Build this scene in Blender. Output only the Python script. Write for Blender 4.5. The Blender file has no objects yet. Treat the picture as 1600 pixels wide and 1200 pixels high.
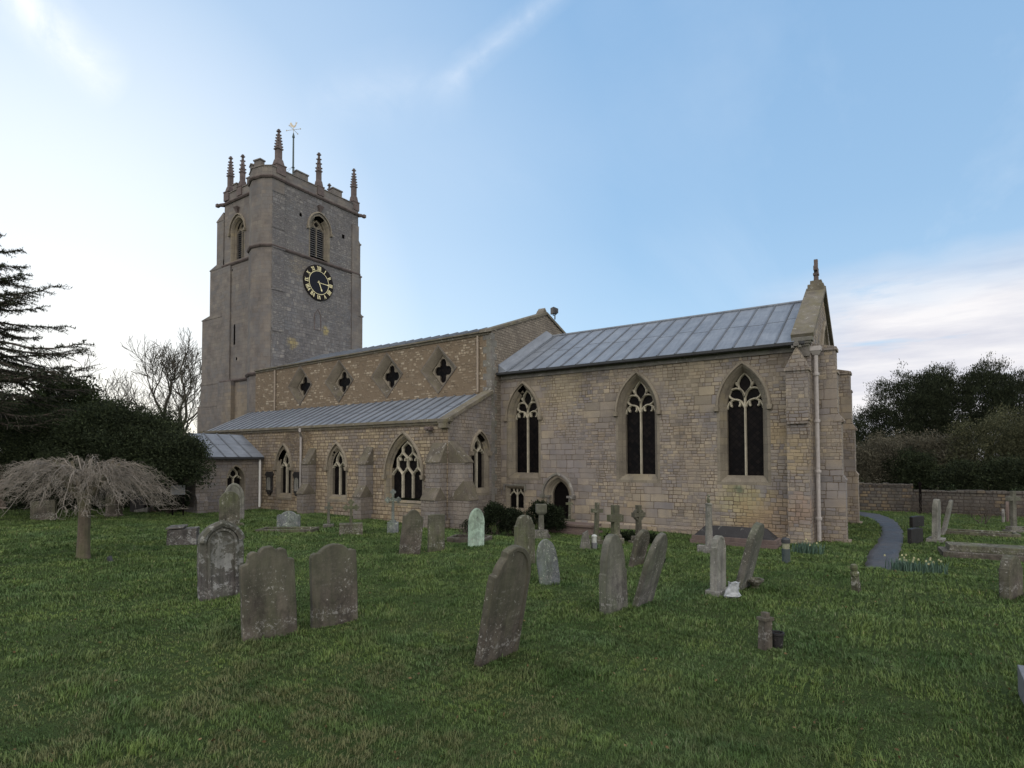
import bpy, bmesh, math, random
import numpy as np
from mathutils import Vector, Matrix
from mathutils.geometry import tessellate_polygon
R = math.radians
random.seed(7); rng = np.random.default_rng(7)
sc = bpy.context.scene
col = sc.collection

# ------------------------------------------------------------ camera, world, sun, exposure
cam_d = bpy.data.cameras.new('camera'); cam = bpy.data.objects.new('camera', cam_d); col.objects.link(cam)
sc.camera = cam
PIT, YAW, ROL = 0.03101, -0.59294, -0.0026
cp, sp = math.cos(PIT), math.sin(PIT)
fwd = Vector((math.sin(YAW)*cp, math.cos(YAW)*cp, sp)); rt = Vector((math.cos(YAW), -math.sin(YAW), 0)); up = rt.cross(fwd)
r2 = math.cos(ROL)*rt + math.sin(ROL)*up; u2 = -math.sin(ROL)*rt + math.cos(ROL)*up
m = Matrix((r2, u2, -fwd)).transposed().to_4x4(); m.translation = Vector((0, -19.211, 2.5))
cam.matrix_world = m
cam_d.sensor_width = 36; cam_d.lens = 900.738/1600*36; cam_d.shift_y = (689.087-600)/1600
cam_d.clip_start = .1; cam_d.clip_end = 3000
sc.view_settings.view_transform = 'Standard'; sc.view_settings.look = 'None'
sc.view_settings.gamma = 1; sc.view_settings.exposure = 0.2

SUN_EL, SUN_AZ = 13.0, -74.0          # degrees; azimuth clockwise from +Y
w = bpy.data.worlds.new("World"); sc.world = w; w.use_nodes = True
nt = w.node_tree; nt.nodes.clear()
def N(nt, t, **k):
    n = nt.nodes.new(t)
    for a, b in k.items(): setattr(n, a, b)
    return n
def math_(nt, op, a, b=None, c=None, clamp=False):
    n = N(nt, 'ShaderNodeMath', operation=op); n.use_clamp = clamp
    for i, v in enumerate((a, b, c)):
        if v is None: continue
        if isinstance(v, (int, float)): n.inputs[i].default_value = v
        else: nt.links.new(v, n.inputs[i])
    return n.outputs[0]
def ramp(nt, fac, stops, interp='LINEAR'):
    n = N(nt, 'ShaderNodeValToRGB'); n.color_ramp.interpolation = interp
    e = n.color_ramp.elements
    while len(e) < len(stops): e.new(.5)
    for q, (p_, c_) in zip(e, stops):
        q.position = p_; q.color = (*c_, 1) if len(c_) == 3 else c_
    nt.links.new(fac, n.inputs[0]); return n.outputs[0]
def mixc(nt, fac, a, b, mode='MIX'):
    n = N(nt, 'ShaderNodeMix', data_type='RGBA', blend_type=mode)
    for i, v in ((0, fac), (6, a), (7, b)):
        if isinstance(v, (int, float)): n.inputs[i].default_value = v
        elif isinstance(v, tuple): n.inputs[i].default_value = (*v, 1)
        else: nt.links.new(v, n.inputs[i])
    return n.outputs[2]
def noise(nt, vec, scale, detail=4, rough=.55, dist=0):
    n = N(nt, 'ShaderNodeTexNoise'); n.inputs['Scale'].default_value = scale
    n.inputs['Detail'].default_value = detail; n.inputs['Roughness'].default_value = rough
    n.inputs['Distortion'].default_value = dist
    if vec is not None: nt.links.new(vec, n.inputs['Vector'])
    return n.outputs['Fac']
def mapping(nt, vec, scale=(1,1,1), rot=(0,0,0), loc=(0,0,0)):
    n = N(nt, 'ShaderNodeMapping'); n.inputs['Scale'].default_value = scale
    n.inputs['Rotation'].default_value = rot; n.inputs['Location'].default_value = loc
    nt.links.new(vec, n.inputs['Vector']); return n.outputs[0]

STREAK_A0, STREAK_A1 = (-0.8233, 0.2045, 0.5295), (-0.8277, 0.2899, 0.4806)
STREAK_B0, STREAK_B1 = (-0.3776, 0.6730, 0.6359), (-0.5262, 0.6412, 0.5585)
STREAK_C0, STREAK_C1 = (-0.6719, 0.5352, 0.5120), (-0.5401, 0.6360, 0.5512)
sky = N(nt, 'ShaderNodeTexSky', sky_type='NISHITA', sun_disc=False)
sky.sun_elevation = R(SUN_EL); sky.sun_rotation = R(SUN_AZ); sky.air_density = 1.0; sky.dust_density = .5; sky.ozone_density = 2.0
tc = N(nt, 'ShaderNodeTexCoord'); gen = tc.outputs['Generated']
sep = N(nt, 'ShaderNodeSeparateXYZ'); nt.links.new(gen, sep.inputs[0])
X_, Y_, Z_ = sep.outputs
def dirv(azd, eld):
    a, e = R(azd), R(eld); return (math.sin(a)*math.cos(e), math.cos(a)*math.cos(e), math.sin(e))
def dot(v):
    n = N(nt, 'ShaderNodeVectorMath', operation='DOT_PRODUCT'); nt.links.new(gen, n.inputs[0]); n.inputs[1].default_value = v
    return n.outputs['Value']
# thin high cloud: direction projected on a flat layer, so streaks run together towards the horizon
zc = math_(nt, 'ADD', math_(nt, 'MAXIMUM', Z_, 0), .12)
cmb = N(nt, 'ShaderNodeCombineXYZ')
nt.links.new(math_(nt, 'DIVIDE', X_, zc), cmb.inputs[0]); nt.links.new(math_(nt, 'DIVIDE', Y_, zc), cmb.inputs[1])
cl = mapping(nt, cmb.outputs[0], (1.1, .42, 1), (0, 0, R(28)))
cn = noise(nt, cl, .9, 8, .62, .5)
cirrus = ramp(nt, cn, [(.50, (0,0,0)), (.72, (1,1,1))])
big = ramp(nt, noise(nt, mapping(nt, cmb.outputs[0], (.5,.5,1), (0,0,0), (3.1,1.7,0)), .55, 3, .5), [(.42, (0,0,0)), (.62, (1,1,1))])
cirrus = math_(nt, 'MULTIPLY', math_(nt, 'MULTIPLY', cirrus, big), .32)
# low cloud bank, right-hand horizon
lowm = ramp(nt, math_(nt, 'ADD', Z_, math_(nt, 'MULTIPLY', noise(nt, mapping(nt, gen, (1.5,1.5,3)), 2.4, 4, .6), .08)), [(0.0, (1,1,1)), (.25, (.97,.97,.97)), (.33, (0,0,0))])
lown = ramp(nt, noise(nt, mapping(nt, gen, (1.6,1.6,9)), 2.2, 7, .6, .4), [(.24, (0,0,0)), (.42, (1,1,1))])
rside = ramp(nt, dot(dirv(14, 5)), [(.885, (0,0,0)), (.955, (1,1,1))])
bank = math_(nt, 'MULTIPLY', math_(nt, 'MULTIPLY', lowm, lown), math_(nt, 'MULTIPLY', rside, .95))
skyn = mixc(nt, 1.0, sky.outputs[0], (1.6, 2.2, 2.3), 'MULTIPLY')
clear = ramp(nt, Z_, [(0.0, (5.3,6.5,8.1)), (.16, (4.3,6.0,8.0)), (.36, (3.2,5.0,7.3)), (.62, (2.6,4.4,6.9)), (1.0, (1.7,3.4,6.3))])
skyc = mixc(nt, .84, skyn, clear)
# pale veil towards the setting sun
veil = ramp(nt, dot(dirv(-74, 7)), [(.62, (0,0,0)), (.85, (.26,.26,.26)), (.94, (.7,.7,.7)), (.99, (1,1,1))])
c1 = mixc(nt, math_(nt, 'MULTIPLY', veil, .9), skyc, ramp(nt, Z_, [(0, (10.4,9.2,7.8)), (.10, (9.9,9.5,8.9)), (.3, (8.9,9.3,9.8))]))
c2 = mixc(nt, cirrus, c1, (8.8, 9.3, 10.0))
# two long vapour streaks: thin bands along great circles, frayed by noise
def streak(d1, d2, wd, amt):
    global c2
    a_, b_ = Vector(d1), Vector(d2); n_ = a_.cross(b_).normalized(); mid_ = (a_+b_).normalized(); half = math.cos(a_.angle(b_)*.75)
    q = math_(nt, 'ADD', dot(tuple(n_)), math_(nt, 'MULTIPLY', math_(nt, 'SUBTRACT', noise(nt, gen, 5, 5, .6), .5), wd*2.2))
    band = ramp(nt, math_(nt, 'DIVIDE', math_(nt, 'ABSOLUTE', q), wd*2), [(0, (1,1,1)), (.5, (.35,.35,.35)), (1, (0,0,0))])
    ext = ramp(nt, dot(tuple(mid_)), [(half, (0,0,0)), (half+(1-half)*.6, (1,1,1))])
    tex = ramp(nt, noise(nt, mapping(nt, gen, (3,3,3)), 4, 7, .65, .5), [(.34, (.3,.3,.3)), (.6, (1,1,1))])
    c2 = mixc(nt, math_(nt, 'MULTIPLY', math_(nt, 'MULTIPLY', band, ext), math_(nt, 'MULTIPLY', tex, amt)), c2, (9.4, 9.7, 10.2))
streak(STREAK_A0, STREAK_A1, .026, 1.0); streak(STREAK_B0, STREAK_B1, .013, .26); streak(STREAK_C0, STREAK_C1, .035, .16)
bankc = mixc(nt, ramp(nt, noise(nt, mapping(nt, gen, (1.3,1.3,9), (0,0,0), (5,0,0)), 2.6, 6, .6), [(.35, (0,0,0)), (.65, (1,1,1))]), (5.9, 5.9, 6.7), (8.8, 8.5, 8.5))
c3 = mixc(nt, bank, c2, bankc)
# added bright cloud in the unseen sky behind the camera, lifts light on walls
east_fill = math_(nt, 'MULTIPLY', ramp(nt, dot(dirv(140, 30)), [(.05, (0,0,0)), (.6, (1,1,1))]), ramp(nt, noise(nt, cl, .8, 5, .6), [(.3, (.55,.55,.55)), (.6, (1,1,1))]))
c3 = mixc(nt, east_fill, c3, (18.0, 16.8, 15.6))
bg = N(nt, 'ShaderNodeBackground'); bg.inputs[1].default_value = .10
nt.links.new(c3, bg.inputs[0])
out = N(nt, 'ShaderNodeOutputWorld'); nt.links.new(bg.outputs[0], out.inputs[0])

sd = bpy.data.lights.new('sun', 'SUN'); sun = bpy.data.objects.new('sun', sd); col.objects.link(sun)
sd.energy = .5; sd.angle = R(12); sd.color = (1, .86, .70)
sv = Vector(dirv(SUN_AZ, SUN_EL)); sun.rotation_euler = (-sv).to_track_quat('-Z', 'Y').to_euler(); sun.location = (-60, 0, 40)

# ------------------------------------------------------------ materials
def new_mat(name):
    m = bpy.data.materials.new(name); m.use_nodes = True; t = m.node_tree
    return m, t, t.nodes['Principled BSDF']
def bump(t, b, h, strength, dist=.02):
    n = N(t, 'ShaderNodeBump'); n.inputs['Strength'].default_value = strength; n.inputs['Distance'].default_value = dist
    t.links.new(h, n.inputs['Height']); t.links.new(n.outputs[0], b.inputs['Normal'])
def geo_pos(t): return N(t, 'ShaderNodeNewGeometry').outputs['Position']
LAY = {}
def layout(key, ch, bw, small, sub, seed):
    """irregular coursing: list of (z0, z1, stones) where a stone is (u0, u1, [(u0,u1,z0,z1,small)...])"""
    r = random.Random(seed); z = -1.2; rows = []
    while z < 20.5:
        h = r.uniform(*ch); u = -47.; st = []
        nb = r.random() < .25; q = r.uniform(.7, 1.2)
        while u < 46:
            w_ = r.uniform(*bw)*q
            p = float(vnoise(u*.55+seed, z*.7, seed))*.62+float(vnoise(u*.16, z*.2+seed, seed+5))*.5
            if p > 1-small and h > sub*1.5:
                k = max(2, round(h/sub)); cuts = sorted([0, 1]+[(i+r.uniform(-.22,.22))/k for i in range(1, k)]); ch_ = []
                for za, zb in zip(cuts, cuts[1:]):
                    x = 0.
                    while x < w_-1e-6:
                        e = min(w_, x+r.uniform(.9, 2.6)*sub)
                        if w_-e < .06: e = w_
                        ch_.append((u+x, u+e, z+za*h, z+zb*h, 1.)); x = e
            else: ch_ = [(u, u+w_, z, z+h, 0.)]
            st.append((u, u+w_, ch_)); u += w_
        rows.append((z, z+h, st)); z += h
    LAY[key] = rows
def hsh(a, b, k):
    n = (int(round(a*1000))*73856093 ^ int(round(b*1000))*19349663 ^ k*83492791) & 0xffffffff
    n = ((n ^ (n >> 15))*2246822519) & 0xffffffff; n = ((n ^ (n >> 13))*3266489917) & 0xffffffff
    return ((n ^ (n >> 16)) & 0xffff)/65535.
def clip(poly, ax, lim, keep_less):
    out = []; n = len(poly)
    for i in range(n):
        p, q = poly[i-1], poly[i]; a = (p[ax]-lim)*(-1 if keep_less else 1); b = (q[ax]-lim)*(-1 if keep_less else 1)
        if (a >= 0) != (b >= 0):
            t = a/(a-b); out.append((p[0]+(q[0]-p[0])*t, p[1]+(q[1]-p[1])*t))
        if b >= 0: out.append(q)
    return out
def area2(p): return abs(sum(p[i-1][0]*p[i][1]-p[i][0]*p[i-1][1] for i in range(len(p))))
def lay_stones(me, key):
    """re-cut every face of a wall mesh along its stones and store each stone's own size, place and random tone"""
    import bisect
    rows = LAY[key]; zs = [r_[0] for r_ in rows]; us = [[q[0] for q in r_[2]] for r_ in rows]
    vs = []; fs = []; su = []; sz = []; sr = []; vv = [tuple(v.co) for v in me.vertices]
    for pl in me.polygons:
        n = pl.normal; h = math.hypot(n.x, n.y)
        if h < .05: t = Vector((1,0,0)); bt = Vector((0,1,0))
        else:
            t = Vector((-n.y/h, n.x/h, 0)); bt = n.cross(t)
        P3 = [Vector(vv[i]) for i in pl.vertices]; o = n*(P3[0].dot(n)); off = (round(n.x, 1)*3.7+round(n.y, 1)*1.9)
        P = [(p.dot(t)+off, p.dot(bt)) for p in P3]; z0 = min(p[1] for p in P); z1 = max(p[1] for p in P)
        i = max(0, bisect.bisect_right(zs, z0)-1)
        while i < len(rows) and rows[i][0] < z1:
            R0 = clip(clip(P, 1, rows[i][0], False), 1, rows[i][1], True)
            if len(R0) > 2:
                a = min(p[0] for p in R0); b_ = max(p[0] for p in R0); j = max(0, bisect.bisect_right(us[i], a)-1)
                while j < len(us[i]) and us[i][j] < b_:
                    u0, u1, ch_ = rows[i][2][j]; R1 = clip(clip(R0, 0, u0, False), 0, u1, True)
                    if len(R1) > 2 and area2(R1) > 1e-6:
                        for (a0, a1, c0, c1, sm) in ch_:
                            R2 = R1 if len(ch_) == 1 else clip(clip(clip(clip(R1, 0, a0, False), 0, a1, True), 1, c0, False), 1, c1, True)
                            if len(R2) > 2 and area2(R2) > 1e-7:
                                k = len(vs); r1, r2_ = hsh(a0, c0, 1), hsh(a0, c0, 2)
                                for p in R2:
                                    vs.append(tuple(t*(p[0]-off)+bt*p[1]+o)); su += [(p[0]-a0)/(a1-a0), (p[1]-c0)/(c1-c0)]; sz += [a1-a0, c1-c0]; sr += [r1, r2_, sm, 1.]
                                fs.append(list(range(k, len(vs))))
                    j += 1
            i += 1
    m2 = bpy.data.meshes.new(me.name); m2.from_pydata(vs, [], fs)
    for nm, dat in (('UVMap', None), ('suv', su), ('ssz', sz)):
        l = m2.uv_layers.new(name=nm)
        if dat: l.data.foreach_set('uv', dat)
    ca = m2.color_attributes.new('stone', 'FLOAT_COLOR', 'CORNER'); ca.data.foreach_set('color', sr)
    for q in me.materials: m2.materials.append(q)
    return m2
def vnoise(x, y, seed=0):
    x = np.asarray(x, float); y = np.asarray(y, float)
    xi = np.floor(x).astype(np.int64); yi = np.floor(y).astype(np.int64); fx = x-xi; fy = y-yi
    fx = fx*fx*(3-2*fx); fy = fy*fy*(3-2*fy)
    def h(a, b):
        n = (a*374761393 + b*668265263 + seed*1442695041) & 0x7fffffff
        n = ((n ^ (n >> 13))*1274126177) & 0x7fffffff
        return ((n ^ (n >> 16)) & 0xffff)/65535.
    return (h(xi,yi)*(1-fx)+h(xi+1,yi)*fx)*(1-fy)+(h(xi,yi+1)*(1-fx)+h(xi+1,yi+1)*fx)*fy
def uvm(t, name):
    n = N(t, 'ShaderNodeUVMap'); n.uv_map = name; s_ = N(t, 'ShaderNodeSeparateXYZ'); t.links.new(n.outputs[0], s_.inputs[0]); return s_.outputs[0], s_.outputs[1]
def masonry(name, pal, mortar, ms=.009, stain=(.6,.6,.6), stain_amt=.5, ochre=None, oc=(.54,.68,.55), grey=None, flecks=None, bstr=.6, mfade=.5, low=None, yellow=None, tonef=.62, sink=0., wob=.022, spots=None, bias=0.):
    """shader for walls re-cut by lay_stones: ragged joints, each stone its own tone, weathering over the whole"""
    m, t, b = new_mat(name); m['masonry'] = name; P = geo_pos(t)
    s_, r_ = uvm(t, 'suv'); w_, h_ = uvm(t, 'ssz')
    at = N(t, 'ShaderNodeAttribute', attribute_name='stone'); sp_ = N(t, 'ShaderNodeSeparateColor'); t.links.new(at.outputs['Color'], sp_.inputs[0])
    r1, r2_, sm = sp_.outputs
    nz = N(t, 'ShaderNodeTexNoise'); nz.inputs['Scale'].default_value = 4.5; nz.inputs['Detail'].default_value = 4; nz.inputs['Roughness'].default_value = .65; t.links.new(P, nz.inputs['Vector'])
    sc_ = N(t, 'ShaderNodeSeparateColor'); t.links.new(nz.outputs['Color'], sc_.inputs[0])
    nx = math_(t, 'MULTIPLY', math_(t, 'SUBTRACT', sc_.outputs[0], .5), wob*2); ny = math_(t, 'MULTIPLY', math_(t, 'SUBTRACT', sc_.outputs[1], .5), wob*2)
    ab = lambda v: math_(t, 'ABSOLUTE', v)
    dl = ab(math_(t, 'MULTIPLY_ADD', s_, w_, nx)); dr = ab(math_(t, 'SUBTRACT', math_(t, 'MULTIPLY', math_(t, 'SUBTRACT', 1, s_), w_), nx))
    db = ab(math_(t, 'MULTIPLY_ADD', r_, h_, ny)); dt = ab(math_(t, 'SUBTRACT', math_(t, 'MULTIPLY', math_(t, 'SUBTRACT', 1, r_), h_), ny))
    e = math_(t, 'SMOOTH_MIN', math_(t, 'MINIMUM', dl, dr), math_(t, 'MINIMUM', db, dt), .03)
    e = math_(t, 'ADD', e, math_(t, 'MULTIPLY', math_(t, 'SUBTRACT', noise(t, P, 22, 3, .6), .5), ms*1.6))
    fac = math_(t, 'SUBTRACT', 1, ramp(t, math_(t, 'DIVIDE', e, ms*2.4), [(.32, (0,0,0)), (.72, (1,1,1))]))
    fac = math_(t, 'MINIMUM', fac, 1)
    slow = noise(t, P, .5, 3, .6); mid = noise(t, P, 1.7, 4, .6)
    tn = math_(t, 'ADD', math_(t, 'MULTIPLY', r1, tonef), math_(t, 'ADD', math_(t, 'MULTIPLY', slow, .9-tonef), bias))
    n_ = len(pal); colr = ramp(t, tn, [(.1+.75*i/(n_-1), c) for i, c in enumerate(pal)])
    fine = noise(t, P, 30, 5, .72)
    colr = mixc(t, .8, colr, ramp(t, fine, [(.25, (.62,.62,.63)), (.5, (1,1,1)), (.78, (1.3,1.28,1.25))]), 'MULTIPLY')
    colr = mixc(t, .6, colr, ramp(t, mid, [(.3, (.62,.62,.65)), (.5, (1,1,1)), (.7, (1.28,1.27,1.24))]), 'MULTIPLY')
    if ochre:
        o = ramp(t, math_(t, 'ADD', math_(t, 'MULTIPLY', noise(t, mapping(t, P, (1,1,1), (0,0,0), (7,3,1)), .6, 4, .6, .3), .75), math_(t, 'MULTIPLY', r2_, .25)), [(oc[0], (0,0,0)), (oc[1], (1,1,1))])
        colr = mixc(t, math_(t, 'MULTIPLY', o, oc[2]), colr, ochre)
    if grey:
        o = ramp(t, math_(t, 'ADD', math_(t, 'MULTIPLY', noise(t, mapping(t, P, (1,1,.8), (0,0,0), (1,8,3)), .7, 4, .6, .3), .75), math_(t, 'MULTIPLY', r2_, .25)), [(.48, (0,0,0)), (.62, (1,1,1))])
        colr = mixc(t, math_(t, 'MULTIPLY', o, .6), colr, grey)
    st = ramp(t, noise(t, mapping(t, P, (1,1,.4)), .9, 6, .65, .6), [(.45, (0,0,0)), (.68, (1,1,1))])
    colr = mixc(t, math_(t, 'MULTIPLY', st, stain_amt), colr, mixc(t, 1.0, colr, stain, 'MULTIPLY'))
    for (cx, cy_, cz_, rad, cc, amt) in (spots or []):
        d = N(t, 'ShaderNodeVectorMath', operation='DISTANCE'); t.links.new(P, d.inputs[0]); d.inputs[1].default_value = (cx, cy_, cz_)
        q = math_(t, 'ADD', math_(t, 'DIVIDE', d.outputs['Value'], rad), math_(t, 'MULTIPLY', math_(t, 'ADD', noise(t, P, 1.6, 4, .6), r2_), .5))
        colr = mixc(t, math_(t, 'MULTIPLY', ramp(t, math_(t, 'MULTIPLY', q, .5), [(.42, (1,1,1)), (.72, (0,0,0))]), amt), colr, mixc(t, .5, cc, mixc(t, 1., cc, ramp(t, r1, [(0,(.6,.6,.6)),(1,(1.3,1.3,1.3))]), 'MULTIPLY')))
    if low:
        zz = N(t, 'ShaderNodeSeparateXYZ'); t.links.new(P, zz.inputs[0])
        q = math_(t, 'ADD', zz.outputs[2], math_(t, 'MULTIPLY', noise(t, P, 1.4, 4, .6), 1.4))
        colr = mixc(t, math_(t, 'MULTIPLY', ramp(t, q, [(.72, (1,1,1)), (1.35, (0,0,0))]), .5), colr, low)
    if flecks:
        f = ramp(t, noise(t, P, 6.5, 3, .7), [(.60, (0,0,0)), (.66, (1,1,1))]); colr = mixc(t, math_(t, 'MULTIPLY', f, .5), colr, flecks)
    if sink:   # pointing smeared over part of the stones
        k = ramp(t, math_(t, 'ADD', math_(t, 'MULTIPLY', r2_, .6), math_(t, 'MULTIPLY', noise(t, P, 2.6, 3, .6), .6)), [(sink, (0,0,0)), (sink+.04, (1,1,1))])
        fac = math_(t, 'MAXIMUM', fac, k)
    mf = math_(t, 'MULTIPLY', fac, ramp(t, noise(t, P, 1.5, 3, .6), [(.35, (1,1,1)), (.62, (1-mfade,)*3)]))
    mcol = mixc(t, .7, mortar, ramp(t, fine, [(.25, (.6,.6,.6)), (.5, (1,1,1)), (.78, (1.3,1.3,1.3))]), 'MULTIPLY')
    colr = mixc(t, mf, colr, mcol)
    t.links.new(colr, b.inputs['Base Color']); b.inputs['Roughness'].default_value = .93; b.inputs['Specular IOR Level'].default_value = .18
    hgt = math_(t, 'ADD', math_(t, 'MULTIPLY', math_(t, 'SUBTRACT', 1, fac), .8), math_(t, 'ADD', math_(t, 'MULTIPLY', fine, .55), math_(t, 'MULTIPLY', r1, .45)))
    bump(t, b, hgt, bstr, .03)
    return m
M = {}
layout('chancel', (.18,.31), (.20,.66), .52, .115, 3); layout('tower', (.19,.26), (.30,.60), .12, .12, 11)
layout('rubble', (.115,.165), (.14,.34), .12, .08, 21); layout('coarse', (.13,.24), (.15,.42), .40, .10, 31); layout('small', (.09,.13), (.10,.28), .05, .07, 41)
M['chancel'] = masonry('chancel_masonry', [(.15,.138,.135),(.235,.205,.165),(.34,.29,.215),(.225,.20,.18),(.43,.37,.27)], (.105,.08,.06), .0085, (.66,.66,.72), .7, (.37,.285,.165), (.55,.65,.55), (.20,.19,.195), None, .6, .85, low=(.25,.205,.158), tonef=.5, wob=.03,
    spots=[(-12.3,0,5.55,.55,(.15,.13,.11),.6),(-9.9,0,5.7,.7,(.15,.13,.11),.6),(-5.8,0,5.75,.6,(.15,.13,.11),.6),(-3.0,0,5.7,.8,(.14,.12,.10),.7),(-8.9,0,3.6,.9,(.17,.155,.155),.6),(-5.7,0,2.2,.8,(.19,.165,.15),.5),(-4.1,0,1.15,.95,(.34,.31,.17),.75),(-4.25,0,1.5,.22,(.10,.13,.09),.8),(-3.6,0,.5,1.1,(.27,.185,.11),.6),(-2.6,-.4,2.6,.7,(.31,.24,.13),.5),(-2.4,-.4,1.0,.6,(.28,.19,.14),.5),(-3.2,0,3.3,.6,(.33,.25,.13),.5),(-10.6,0,5.2,1.2,(.30,.255,.17),.6),(-6,0,5.3,1.6,(.29,.25,.18),.6),(-10,0,2.6,1.6,(.19,.175,.18),.6),(-1.7,.4,1.6,1.0,(.19,.19,.21),.55),(-12.4,0,1.62,.5,(.13,.12,.11),.7)])
M['aisle'] = masonry('aisle_masonry', [(.17,.135,.10),(.275,.225,.155),(.36,.30,.205),(.245,.20,.15),(.46,.395,.285)], (.105,.08,.06), .010, (.6,.6,.66), .7, (.33,.235,.115), (.54,.66,.55), (.20,.185,.18), None, .8, .35, low=(.18,.165,.145))
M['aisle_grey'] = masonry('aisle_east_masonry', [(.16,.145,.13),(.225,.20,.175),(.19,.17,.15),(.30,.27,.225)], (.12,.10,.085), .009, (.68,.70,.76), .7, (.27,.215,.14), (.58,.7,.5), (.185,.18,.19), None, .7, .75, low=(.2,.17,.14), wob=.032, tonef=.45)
M['clere'] = masonry('clerestory_masonry', [(.17,.135,.10),(.21,.17,.125),(.30,.25,.185),(.43,.375,.295)], (.165,.128,.09), .011, (.78,.76,.72), .6, (.18,.13,.08), (.5,.65,.4), None, None, .9, .2, sink=.52, wob=.03)
M['tower'] = masonry('tower_masonry', [(.14,.127,.12),(.19,.17,.152),(.165,.15,.138),(.245,.22,.185)], (.115,.10,.09), .005, (.70,.70,.75), .65, (.235,.19,.135), (.58,.72,.5), (.15,.148,.15), None, .45, .8, tonef=.5,
    spots=[(-33.6,.7,5.6,1.9,(.27,.225,.165),.65)])
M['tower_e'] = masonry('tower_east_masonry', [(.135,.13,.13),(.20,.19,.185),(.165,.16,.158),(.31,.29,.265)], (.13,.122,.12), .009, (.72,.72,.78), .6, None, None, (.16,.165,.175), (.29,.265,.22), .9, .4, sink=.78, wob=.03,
    spots=[(-29.7,1.7,9.4,.45,(.32,.26,.12),.8),(-29.7,4.0,10.5,.35,(.34,.28,.12),.8),(-29.7,2.2,14.1,.9,(.25,.215,.165),.6)])
M['gable'] = masonry('gable_masonry', [(.19,.165,.13),(.24,.21,.17),(.21,.18,.145),(.31,.275,.225)], (.14,.12,.10), .010, (.7,.7,.7), .5, None, None, None, None, .9, .3, sink=.85, wob=.03)
M['boundary'] = masonry('boundary_masonry', [(.085,.08,.075),(.125,.115,.105),(.105,.097,.088),(.17,.15,.12)], (.06,.05,.045), .013, (.6,.62,.62), .7, (.25,.18,.10), (.56,.66,.5), None, None, .9, .3, wob=.03)
layout('jamb', (.20,.36), (.3,.7), 0., .1, 51)
M['jamb'] = masonry('jamb_ashlar', [(.155,.138,.115),(.215,.19,.15),(.185,.165,.132),(.25,.22,.165)], (.11,.095,.078), .005, (.7,.7,.72), .6, (.28,.235,.14), (.56,.7,.5), None, None, .35, .6, tonef=.5)
for k_, l_ in (('jamb','jamb'),('chancel','chancel'),('aisle','rubble'),('aisle_grey','rubble'),('clere','small'),('tower','tower'),('tower_e','coarse'),('gable','small'),('boundary','rubble')): M[k_]['masonry'] = l_

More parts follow.
